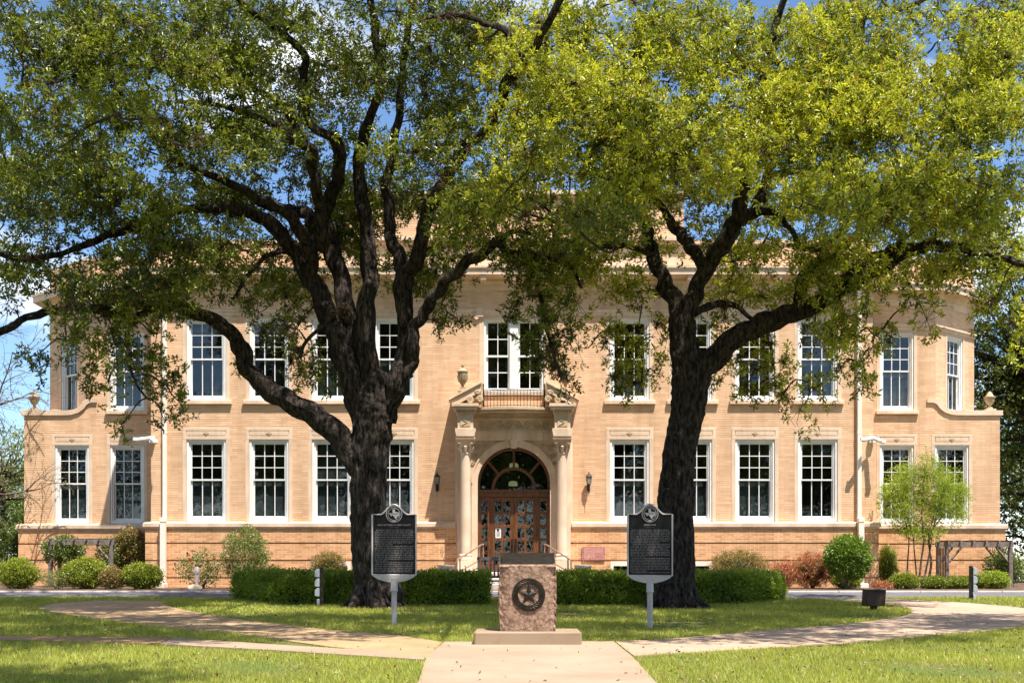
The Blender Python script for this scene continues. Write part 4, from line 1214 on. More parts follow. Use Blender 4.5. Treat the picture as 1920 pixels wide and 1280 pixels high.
# ------------------------------------------------------------------ bench, meter posts, floodlight, bollard
t = empty('bench', (0.05, 28.6, gz(28.6)), 'dark slatted bench half hidden behind the granite monument', 'bench')
g = gz(28.6)
q = MB()
for i in range(5): q.box(-.75, .85, 28.3 + i * .095, 28.375 + i * .095, g + .43, g + .455)
q.build('seat', M['timber'], t)
q = MB(); q.box(-.75, .85, 28.80, 28.84, g + .88, g + .95); q.box(-.75, .85, 28.80, 28.84, g + .5, g + .55)
for i in range(20): q.box(-.72 + i * .081, -.68 + i * .081, 28.81, 28.83, g + .55, g + .88)
q.build('backrest', M['timber'], t)
for x in (-.74, .80):
    for y in (28.3, 28.79): 
        q = MB(); q.box(x, x + .05, y, y + .05, g, g + (.62 if y < 28.5 else .9)); q.build('leg', M['timber'], t)
    q = MB(); q.box(x - .01, x + .06, 28.26, 28.84, g + .62, g + .65); q.build('armrest', M['timber'], t)

def meter_post(px, y, top, hs, lab, flip=1):
    x = (px - 960) / F * y; g = gz(y); z1 = CZ + (HZ - top) / F * y
    t = empty('outlet_post', (x, y, g), lab, 'post', 'outlet posts on the lawn')
    q = MB(); q.box(x - .03, x + .03, y - .03, y + .03, g - .1, z1); q.box(x - .038, x + .038, y - .035, y - .03, g + .1, z1 - .02); q.build('post', M['bronze'], t)
    for i, h in enumerate(hs):
        z = z1 - .12 - i * .19
        q = MB(); x0 = x - flip * .035
        a = [(x0, z + .09), (x0 - flip * .05, z + .085), (x0 - flip * .09, z + .05), (x0 - flip * .095, z - .06), (x0 - flip * .06, z - .075), (x0, z - .075)]
        q.prism(a if h else [(x0, z + .06), (x0 - flip * .05, z + .06), (x0 - flip * .05, z - .07), (x0, z - .07)], y - .075, y + .06); q.build('outlet_box', M['greyp'], t, bevel=.006)
meter_post(603, 26.75, 1063, (1, 1, 1, 0), 'dark post with grey outlet boxes before the left hedge', 1)
meter_post(1820, 29.4, 1060, (1, 1, 1, 0), 'post with grey outlet boxes beyond the right curved path', -1)
y = 25.2; x = (1638 - 960) / F * y; g = gz(y)
t = empty('floodlight', (x, y, g), 'dark brown box floodlight on a short post in the right lawn', 'floodlight')
q = MB(); q.box(x - .055, x + .055, y - .055, y + .055, g - .05, g + .14); q.build('post', M['bronze'], t)
q = MB(); q.prism([(x - .19, g + .10), (x + .18, g + .11), (x + .2, g + .40), (x - .17, g + .40)], y - .14, y + .16); q.build('housing', mat('brown_metal', (0.03, 0.018, 0.013), (0.06, 0.036, 0.028), 7, .5), t, bevel=.012)
q = MB(); q.box(x - .20, x + .215, y - .17, y + .18, g + .401, g + .425); q.build('lid', mat('brown_lid', (0.14, 0.10, 0.09), (0.2, 0.15, 0.13), 7, .5), t, bevel=.006)
y = 33.5; x = (369 - 960) / F * y; g = gz(y) + .05
t = empty('bollard_light', (x, y, g), 'tan bollard light among the roses left of the hedge', 'bollard')
q = MB(); q.lathe([(.05, 0), (.045, .05), (.045, .42)], (x, y, g), 14); q.build('post', M['cream'], t, smooth=True)
q = MB(); q.lathe([(.07, .42), (.075, .45), (.075, .53), (.05, .565), (.0, .575)], (x, y, g), 14); q.build('cap', M['cream'], t, smooth=True)
bm = bmesh.new(); bmesh.ops.create_icosphere(bm, subdivisions=3, radius=1)
for v in bm.verts:
    n_ = mnoise.noise(v.co * 1.8) * .12
    v.co = Vector((x + .02 + v.co.x * (.19 + n_ * .2), y - .3 + v.co.y * .15, g + .04 + v.co.z * (.10 + n_ * .1)))
me = bpy.data.meshes.new('boulder'); bm.to_mesh(me); bm.free(); me.materials.append(M['stone'])
tag(put('boulder', me), 'pale rounded rock at the foot of the tan bollard', 'rock')
# timber arbours before the wings
def arbour(x0, x1, y, top, lab, side):
    g = gz(y) + .05
    t = empty('arbour', ((x0 + x1) / 2, y, g), lab, 'arbour', 'timber arbours before the wings')
    for yy in (y, y + .75):
        q = MB(); q.box(x0 - .08, x1 + .08, yy - .03, yy + .03, top - .13, top); q.build('beam', M['timber'], t, bevel=.006)
        for x in (x0, x1):
            q = MB(); q.box(x - .05, x + .05, yy - .05, yy + .05 if yy > y else yy + .049, g - .05, top - .131); q.build('post', M['timber'], t, bevel=.006)
            s = 1 if x == x0 else -1
            q = MB(); q.tube([(x + s * .05, yy, top - .55), (x + s * .40, yy, top - .13)], .032, 4); q.build('brace', M['timber'], t)
    for i in range(6):
        xx = x0 + (x1 - x0) * i / 5
        q = MB(); q.box(xx - .022, xx + .022, y - .14, y + .9, top + .001, top + .05); q.build('rafter', M['timber'], t)
    xs_ = x0 if side < 0 else x1
    for i in range(5):
        q = MB(); yy = y + .10 + i * .13; q.box(xs_ - .062, xs_ - .05, yy - .035, yy + .035, g, top - .15); q.build('slat', M['timber'], t)
    return t
arbour(-12.5, -10.85, 36.4, 1.775, 'grey timber arbour under vines before the left wing', 1)
arbour(11.78, 13.5, 36.4, 1.72, 'grey timber arbour with a slatted side before the right wing', -1)

# ------------------------------------------------------------------ foliage tools
def unit(v):
    return v / np.maximum(np.linalg.norm(v, axis=-1, keepdims=True), 1e-9)

def leaves(tips, per, length, width, r, up=0.25, spread=0.03, tip_tint=None, jit=0.18, out=None, acc=.012):
    """rosettes of folded leaves at tips; returns vertices, quads and a per-leaf tint"""
    n = len(tips) * per
    base = np.repeat(tips, per, 0) + r.normal(0, spread, (n, 3))
    d = r.normal(0, 1, (n, 3)); d[:, 2] += up
    if out is not None: d += np.repeat(out, per, 0)
    d = unit(d)
    a = r.normal(0, 1, (n, 3)); a[:, 2] += 1.2
    s = unit(np.cross(d, a)); nrm = unit(np.cross(s, d))
    L = length * r.uniform(.5, 1.35, (n, 1)); Wd = width * r.uniform(.6, 1.25, (n, 1))
    mid = base + d * L * .5
    fold = nrm * Wd * .22
    V = np.stack([base, mid + s * Wd * .5 + fold, base + d * L - nrm * L * .08, mid - s * Wd * .5 + fold], 1).reshape(-1, 3)
    Fc = np.arange(n * 4).reshape(n, 4)
    tt = np.repeat(tip_tint if tip_tint is not None else np.full(len(tips), .5), per)
    t = np.clip(tt + r.normal(0, jit, n), 0, .92)
    t[r.random(n) < acc] = 1.0
    return V, Fc, t

def join(parts):
    V, Fc, T, n = [], [], [], 0
    for v, f, t in parts:
        V.append(v); Fc.append(f + n); T.append(t); n += len(v)
    return np.vstack(V), np.vstack(Fc), np.concatenate(T)

LM = dict(
    oakL=leafmat('oak_leaf_shaded', (0.034, 0.056, 0.007), (0.300, 0.345, 0.030), .34, hue=(0.26, 0.15, 0.06), gloss=.045),  # darker copy of the oak leaf; the left crown's shade is in the colour
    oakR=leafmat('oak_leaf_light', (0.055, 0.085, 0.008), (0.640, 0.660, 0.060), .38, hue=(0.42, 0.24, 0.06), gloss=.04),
    hedge=leafmat('hedge_leaf', (0.080, 0.155, 0.013), (0.420, 0.510, 0.036), .38, gloss=.05),
    lime=leafmat('lime_leaf', (0.12, 0.17, 0.010), (0.36, 0.40, 0.020), .3, gloss=.05),
    green=leafmat('green_leaf', (0.06, 0.10, 0.012), (0.20, 0.26, 0.03), .35, gloss=.07),
    nandina=leafmat('nandina_leaf', (0.12, 0.12, 0.015), (0.34, 0.26, 0.06), .3, hue=(0.42, 0.10, 0.06), gloss=.06),
    red=leafmat('red_leaf', (0.17, 0.12, 0.02), (0.46, 0.24, 0.08), .3, hue=(0.60, 0.08, 0.07), gloss=.06),
    topiary=leafmat('topiary_leaf', (0.06, 0.12, 0.010), (0.24, 0.36, 0.025), .3, gloss=.05),
    myrtle=leafmat('myrtle_leaf', (0.17, 0.26, 0.015), (0.45, 0.53, 0.05), .45, gloss=.04),
    far=leafmat('far_leaf', (0.030, 0.052, 0.008), (0.12, 0.16, 0.020), .35, gloss=.04),
    pale=leafmat('pale_leaf', (0.16, 0.20, 0.06), (0.32, 0.34, 0.14), .4, gloss=.03),
    grass=leafmat('grass_blade', (0.170, 0.225, 0.018), (0.590, 0.590, 0.110), .35, hue=(0.42, 0.36, 0.14), gloss=.03),
    moss=leafmat('ball_moss', (0.085, 0.062, 0.045), (0.27, 0.20, 0.145), .2, gloss=.0),
    litter=leafmat('fallen_leaf', (0.16, 0.09, 0.035), (0.46, 0.34, 0.18), .1, gloss=.03),
    petal=leafmat('rose_petal', (0.30, 0.03, 0.02), (0.50, 0.07, 0.04), .2, gloss=.03),
)
def barkmat(name, a, b, sc):
    m = barkbase(name, a, b, sc); t = m.node_tree; bs = t.nodes['Principled BSDF']
    r = [n for n in t.nodes if n.type == 'VALTORGB'][0]; co = [n for n in t.nodes if n.type == 'TEX_COORD'][0]
    n = t.nodes.new('ShaderNodeTexNoise'); n.inputs['Scale'].default_value = 16; n.inputs['Detail'].default_value = 6; n.inputs['Roughness'].default_value = .75
    r2 = t.nodes.new('ShaderNodeValToRGB'); r2.color_ramp.elements[0].position = .60; r2.color_ramp.elements[1].position = .68; r2.color_ramp.elements[0].color = (0, 0, 0, 1); r2.color_ramp.elements[1].color = (.7, .7, .7, 1)
    mi = t.nodes.new('ShaderNodeMix'); mi.data_type = 'RGBA'; mi.inputs['B'].default_value = (b[0] * 1.9, b[1] * 2.0, b[2] * 2.0, 1)
    t.links.new(co.outputs['Object'], n.inputs['Vector']); t.links.new(n.outputs['Fac'], r2.inputs['Fac']); t.links.new(r2.outputs['Color'], mi.inputs['Factor'])
    t.links.new(r.outputs['Color'], mi.inputs['A']); t.links.new(mi.outputs['Result'], bs.inputs['Base Color'])
    return m
def barkbase(name, a, b, sc):
    m = mat(name, a, b, 7.0, 0.95, stretch=(2.6, 2.6, .7), bump=0.045, bscale=sc, detail=12, lo=.40, hi=.68, spec=.15)
    return m
M['bark'] = barkmat('oak_bark', (0.010, 0.008, 0.007), (0.088, 0.069, 0.056), 15.0)
M['scar'] = mat('dead_wood', (0.02, 0.014, 0.011), (0.06, 0.042, 0.032), 14, .95, bump=.01, bscale=30)
M['twig'] = mat('oak_twig', (0.022, 0.017, 0.013), (0.07, 0.052, 0.04), 5, .95)
M['bark2'] = barkmat('grey_bark', (0.10, 0.075, 0.055), (0.22, 0.17, 0.13), 9.0)

def jitter(seed, amp):
    def f(i, k, n):
        a = 2 * math.pi * k / n
        p = Vector((math.cos(a) * 2.1 + seed, math.sin(a) * 2.1, i * .16))
        q = Vector((math.cos(a) * 5.5 + seed, math.sin(a) * 5.5, i * .22))
        f_ = 0.0
        if n > 40:
            f_ = amp * .55 * abs(mnoise.noise(Vector((math.cos(a) * 13 + seed, math.sin(a) * 13, i * .10)))) + amp * .25 * mnoise.noise(Vector((math.cos(a) * 24, math.sin(a) * 24 + seed, i * .3)))
        return 1 + amp * mnoise.noise(p) + amp * .75 * abs(mnoise.noise(q)) - amp * .25 + f_
    return f

def trace(pts, Y0):
    """list of (photo x, photo y, half width in photo px, depth offset) -> points, radii"""
    out = []
    for p in pts:
        Y = Y0 + (p[3] if len(p) > 3 else 0)
        v = P(p[0], p[1], Y); out.append((v.x, v.y, v.z, p[2] / F * Y))
    return out

# ------------------------------------------------------------------ the two live oaks
LY, RY = 26.4, 26.2
LTRUNK = [(704, 1150, 52), (702, 1128, 46), (698, 1095, 39), (693, 1040, 37), (691, 970, 37), (691, 900, 38), (694, 840, 41), (699, 790, 43), (702, 755, 44), (704, 725, 38), (706, 700, 26), (707, 690, 8)]
LLIMBS = [
    [(690, 905, 22), (665, 865, 25), (615, 800, 24), (558, 762, 22), (500, 727, 20, .2), (464, 690, 18, .2), (445, 640, 16, .1), (412, 608, 15, 0), (372, 588, 14, -.2), (300, 572, 12, -.5), (200, 578, 10, -.9), (110, 582, 9, -1.2), (50, 598, 8, -1.5), (-20, 632, 7, -1.8), (-120, 690, 5, -2)],
    [(688, 790, 26), (668, 735, 27), (653, 690, 26), (632, 630, 24, .1), (611, 587, 22, .2), (584, 522, 19, .3), (550, 470, 17, .2), (500, 417, 14, 0), (458, 396, 12, -.3), (400, 392, 10, -.6), (300, 405, 9, -1), (213, 440, 8, -1.4), (160, 458, 7, -1.7), (110, 478, 6, -2), (40, 484, 5, -2.3), (-60, 460, 4, -2.6)],
    [(590, 535, 14, .3), (583, 480, 14, 0), (563, 430, 13, -.3), (527, 393, 11, -.6), (480, 368, 9, -1), (400, 330, 7, -1.5), (300, 290, 5, -2)],
    [(586, 500, 12, .3), (582, 413, 13, .6), (556, 396, 11, .7), (507, 386, 9, .8), (440, 360, 7, 1), (360, 340, 5, 1.2)],
    [(603, 470, 12, -.1), (604, 393, 12, -.4), (587, 330, 11, -.8), (583, 283, 10, -1.1), (534, 247, 8, -1.4), (498, 229, 7, -1.7), (420, 200, 5, -2.2), (330, 190, 4, -2.6)],
    [(680, 760, 20), (668, 653, 22, .2), (653, 587, 20, .3), (634, 507, 19, .4), (619, 460, 17, .5), (612, 400, 15, .4), (632, 340, 13, .2), (633, 273, 12, 0), (583, 230, 9, -.3), (570, 150, 8, -.6), (565, 93, 8, -.9), (500, 40, 7, -1.2), (465, 15, 6, -1.5), (380, -60, 5, -2)],
    [(700, 770, 20, -.1), (693, 687, 22, -.1), (687, 587, 20, 0), (693, 507, 18, .1), (688, 437, 16, .2), (680, 387, 15, .2), (674, 330, 13, .1), (676, 267, 12, 0), (705, 200, 10, -.2), (712, 120, 9, -.4), (700, 40, 8, -.6), (690, -80, 6, -.8)],
    [(722, 790, 22, -.1), (742, 730, 23, -.2), (753, 690, 21, -.2), (760, 637, 19, -.2), (760, 587, 18, -.2), (757, 537, 17, -.2), (748, 480, 14, -.1), (730, 447, 13, 0), (732, 403, 12, .1), (726, 353, 11, .2), (735, 290, 10, .2), (749, 200, 9, .1), (757, 133, 8, 0), (765, 60, 7, -.2), (790, -60, 6, -.4)],
    [(758, 545, 14, -.2), (766, 507, 15, -.3), (780, 487, 15, -.4), (793, 430, 15, -.6), (804, 387, 15, -.8), (834, 345, 14, -1), (866, 288, 13, -1.3), (907, 247, 13, -1.6), (930, 207, 12, -1.8), (953, 157, 11, -2.1), (987, 113, 10, -2.4), (1010, 72, 8, -2.7), (1040, 20, 7, -3), (1080, -50, 5, -3.3)],
    [(975, 110, 8, -2.3), (950, 63, 7, -2.5), (907, 43, 6, -2.8), (853, 27, 5, -3.1), (800, 34, 4, -3.4)],
    [(764, 710, 13, -.3), (773, 670, 14, -.4), (777, 620, 13, -.5), (797, 583, 12, -.6), (820, 547, 12, -.8), (857, 507, 12, -1), (900, 477, 11, -1.2), (932, 450, 10, -1.4), (950, 473, 9, -1.5), (987, 481, 8, -1.6), (1020, 484, 6, -1.7), (1070, 500, 4, -1.9), (1090, 540, 3, -2)],
    [(995, 481, 6, -1.6), (1004, 520, 5, -1.6), (1014, 555, 5, -1.7), (1026, 620, 4, -1.7), (1040, 670, 3, -1.8), (1052, 710, 2, -1.8)],
    [(932, 452, 6, -1.4), (965, 432, 5, -1.3), (1010, 438, 4, -1.3), (1060, 425, 3, -1.4)],
    [(552, 474, 7, .2), (525, 470, 6, 0), (500, 480, 5, -.1), (473, 505, 5, -.2), (455, 530, 4, -.3), (438, 562, 3, -.4)],
    [(300, 572, 8, -.5), (262, 590, 6, -.5), (238, 620, 5, -.5), (243, 680, 3.5, -.5), (256, 720, 2.5, -.6), (275, 745, 2, -.6), (290, 752, 1.2, -.6)],
    [(585, 283, 8, -1.1), (520, 190, 7, -1), (430, 150, 6, -1), (350, 107, 6, -1.2), (300, 77, 5, -1.5), (273, 43, 5, -1.7), (233, 36, 4, -2), (150, 60, 3, -2.4)],
    [(350, 110, 5, -1.2), (253, 123, 5, -1.5), (200, 117, 4, -1.8), (120, 150, 3, -2.2), (40, 160, 3, -2.6)],
    [(640, 560, 5, .2), (650, 580, 5, .1), (640, 590, 5, 0), (575, 640, 4, 0), (560, 690, 3, 0)],
]
RTRUNK = [(1266, 1158, 54), (1267, 1132, 46), (1271, 1095, 39), (1272, 1040, 36), (1269, 980, 35), (1268, 930, 37), (1271, 880, 35), (1277, 830, 34), (1286, 790, 35), (1292, 750, 37), (1294, 715, 39), (1288, 680, 33), (1281, 640, 29), (1278, 600, 27), (1278, 575, 16), (1279, 566, 5)]
RLIMBS = [
    [(1296, 722, 27), (1325, 685, 26), (1363, 647, 24, -.1), (1413, 617, 22, -.2), (1463, 594, 21, -.3), (1513, 577, 19, -.5), (1563, 553, 16, -.7), (1613, 524, 16, -.9), (1663, 492, 15, -1.1), (1720, 463, 14, -1.3), (1775, 460, 12, -1.5), (1830, 470, 10, -1.6), (1880, 485, 8, -1.8), (1960, 500, 6, -2)],
    [(1502, 580, 13, -.5), (1502, 548, 13, -.4), (1507, 518, 12, -.3), (1524, 498, 11, -.2), (1553, 480, 10, 0), (1590, 455, 8, .2), (1640, 400, 6, .4), (1680, 350, 5, .6)],
    [(1570, 546, 10, -.7), (1585, 520, 9, -.9), (1630, 487, 9, -1), (1673, 466, 8, -1.2), (1720, 420, 6, -1.5), (1760, 350, 5, -2)],
    [(1277, 615, 22), (1268, 570, 19, .1), (1253, 540, 17, .2), (1231, 500, 15, .3), (1220, 463, 13, .4), (1213, 437, 12, .4), (1203, 397, 11, .3), (1197, 350, 10, .1), (1208, 320, 9, -.1), (1222, 280, 9, -.2), (1210, 200, 8, -.5), (1190, 120, 6, -.8), (1200, 20, 5, -1)],
    [(1284, 620, 21), (1293, 580, 19, -.1), (1304, 553, 18, -.1), (1320, 507, 17, -.2), (1340, 477, 18, -.3), (1363, 447, 19, -.4), (1381, 403, 18, -.5), (1391, 353, 15, -.6), (1396, 320, 13, -.7), (1410, 250, 11, -.9), (1430, 160, 9, -1.1), (1450, 70, 8, -1.3), (1480, -40, 6, -1.5)],
    [(1383, 410, 13, -.5), (1412, 395, 13, -.4), (1432, 370, 12, -.3), (1438, 330, 10, -.2), (1470, 270, 8, 0), (1530, 200, 7, .2), (1600, 120, 6, .3), (1620, 20, 5, .3)],
    [(1322, 500, 13, -.2), (1308, 475, 13, 0), (1287, 453, 12, .2), (1267, 427, 11, .4), (1253, 408, 9, .5), (1230, 380, 7, .6), (1180, 350, 5, .8)],
    [(1225, 480, 7, .3), (1180, 462, 6, .1), (1130, 462, 6, -.1), (1075, 460, 5, -.3), (1040, 450, 3, -.5)],
    [(1300, 590, 8, 0), (1330, 575, 8, .4), (1360, 570, 7, .8), (1400, 590, 5, 1), (1440, 640, 4, 1.1), (1450, 690, 3, 1.1)],
    [(1380, 400, 8, -.4), (1440, 400, 8, -.7), (1480, 425, 6, -.9), (1500, 460, 5, -1), (1530, 470, 4, -1.2)],
    [(1440, 330, 7, -.2), (1520, 320, 6, -.2), (1590, 330, 5, -.3), (1640, 380, 4, -.4), (1660, 400, 3, -.5)],
    [(1600, 90, 6, .3), (1610, 40, 6, .2), (1680, 20, 5, 0), (1770, -20, 4, -.2)],
]
MAP = """
99988996798778998999988578887578
99865898778757898889999689998779
88886489887577887999999999999889
55688888775767657689999999999999
88888888666767668999988997679998
99999998766655667888887775556899
88899997666656788988875565678999
77877886556325655776433456656899
77888765433213323454423444446899
45776544331001112222223323345678
01343211231000001112302224422213
00123100131000000102202322310000
00012200010000000001100110100000
""".split()
CELL = 60.0
r1 = np.random.default_rng(21)

def frame_top(Y):
    return CZ + HZ / F * Y

clL, clR = [], []         # clumps: x, y, z, radius, leaf share, tint, hanging
for j, row in enumerate(MAP):
    for i, chh in enumerate(row):
        lam = int(chh) * .335 * (1 + (1.3 if j < 8 and i > 14 else .9 if j < 8 else .5) * mnoise.noise(Vector((i * .5, j * .5, 1.7))) + (.35 if 6 < i < 12 and 1 < j < 6 else 0))
        n = r1.poisson(max(0.0, lam))
        for _ in range(n):
            px = (i + r1.random()) * CELL; py = (j + r1.random()) * CELL
            if 860 < px < 1010 and py > 90: left = r1.random() < (1.0 if py > 420 else .45)
            else: left = px < (1060 if py > 440 else 935)
            if left:
                if 430 < px < 1000 and py <= 330: Y = r1.uniform(26.6, 28.8) if r1.random() < .7 else 23.5 + (300 - py) / 300 * 2.0 + r1.normal(0, .8)
                elif 420 < px < 900 and py > 300: Y = r1.uniform(26.7, 29.0)
                elif px >= 900: Y = r1.uniform(24.2, 26.2)
                elif py < 300: Y = 22.6 + (300 - py) / 300 * 3.2 + r1.normal(0, 1.3)
                else: Y = r1.uniform(23.0, 27.0)
            else:
                if py > 330 and 1180 < px < 1490: Y = r1.uniform(26.6, 28.4)
                elif py > 430: Y = r1.uniform(25.6, 28.4) if px < 1500 else r1.uniform(24.2, 26.8)
                else: Y = 21.3 + (430 - py) / 430 * 4.6 + r1.normal(0, .9)
            v = P(px, py, Y)
            low = py > 560
            tint = np.clip(.5 + r1.normal(0, .17) + .25 * mnoise.noise(Vector((px / 90., py / 90., 5.))), .05, .9)  # lit and shaded masses of the crown painted into the clump tint
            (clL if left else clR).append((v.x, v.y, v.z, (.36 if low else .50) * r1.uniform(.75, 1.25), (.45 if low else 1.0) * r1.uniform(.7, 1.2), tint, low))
# crown above and beside the picture, which shades what is seen
def shade(cl, n, x0, x1, y0, y1, zlo, zhi, test=None, share=.5):
    k = 0
    while k < n:
        x, y = r1.uniform(x0, x1), r1.uniform(y0, y1)
        z = max(frame_top(y) + .75, zlo) + r1.random() * zhi
        if test and not test(x, y): continue
        cl.append((x, y, z, r1.uniform(.5, .8), share, .5, False)); k += 1
shade(clL, 95, -10.5, .5, 22.5, 28.5, 11.5, 2.6)
shade(clR, 30, 0.5, 10.5, 25.0, 28.0, 12.0, 1.2)
shade(clL, 160, -9.5, 3.0, 13.6, 20.5, 8.6, 2.6, lambda x, y: y < 20 and (x + 4) ** 2 / 42 + (y - 21) ** 2 / 50 < 1, .95)
shade(clR, 105, 1.5, 11.5, 13.8, 20.5, 8.8, 2.0, lambda x, y: y < 20 and (x - 6) ** 2 / 34 + (y - 21) ** 2 / 42 < 1, .95)
shade(clL, 26, -4.6, -2.0, 9.0, 11.6, 7.0, 1.4, None, 1.1)
shade(clL, 24, -8.5, -4.0, 13.0, 17.0, 8.0, 1.5, None, 1.0)

# sparse drooping sprays traced below the crowns
for (lst, cl, Y) in (
    ([(200, 600), (170, 640), (178, 690), (165, 730), (225, 640), (250, 665), (280, 690), (300, 722), (322, 742), (345, 772), (310, 792), (240, 800), (208, 655), (130, 640), (72, 690), (62, 668), (290, 650), (150, 600), (250, 610), (330, 700)], clL, 25.8),
    ([(985, 520), (1000, 545), (970, 560), (1015, 580), (1030, 610), (1000, 620), (1040, 650), (1020, 665), (1050, 690), (1055, 715), (975, 650), (1065, 620), (1080, 560), (960, 600), (1000, 690)], clL, 24.8),
    ([(560, 560), (575, 600), (555, 640), (590, 650), (540, 600), (580, 690), (620, 720), (545, 680), (480, 560), (500, 620), (460, 690), (840, 560), (860, 600), (815, 580), (830, 610)], clL, 26.6),
    ([(1150, 620), (1170, 650), (1145, 700), (1185, 670), (1200, 640), (1160, 730), (1190, 700), (1210, 730), (1130, 640), (1215, 610)], clR, 26.9),
    ([(1350, 600), (1390, 630), (1380, 680), (1420, 660), (1440, 690), (1400, 720), (1460, 730), (1360, 650), (1440, 640), (1470, 680), (1415, 750), (1480, 760)], clR, 27.2),
    ([(1560, 600), (1585, 620), (1570, 660), (1610, 640), (1600, 680), (1625, 700), (1640, 660), (1590, 590), (1630, 610), (1615, 730), (1660, 640), (1670, 620), (1550, 640)], clR, 25.2)):
    for (px, py) in lst:
        v = P(px + r1.normal(0, 6), py + r1.normal(0, 6), Y + r1.normal(0, .25))
        cl.append((v.x, v.y, v.z, .26, .34, np.clip(.5 + r1.normal(0, .15), .1, .9), True))
# limbs that carry the crowns towards the viewer, above the picture
def over(*pts):
    return [(x, y, frame_top(y) + up, r_) for x, y, up, r_ in pts]
LOVER = [over((-2.6, 25.5, 1.0, .08), (-2.9, 22, 1.0, .07), (-3.4, 18, 1.3, .06), (-4.2, 14, 1.6, .05), (-5, 10.5, 1.8, .03)), over((-6, 23.5, 1.0, .06), (-7, 19, 1.2, .05), (-8, 15, 1.4, .03)), over((.8, 23.2, .8, .05), (1.2, 19, 1.1, .04), (1, 15, 1.3, .03))]
ROVER = [over((5.2, 24.8, .9, .07), (5.4, 21, 1.0, .06), (5.8, 17, 1.3, .05), (6.2, 14, 1.5, .03)), over((8.5, 25.5, .9, .05), (8.6, 20, 1.1, .04), (9, 16, 1.2, .03))]

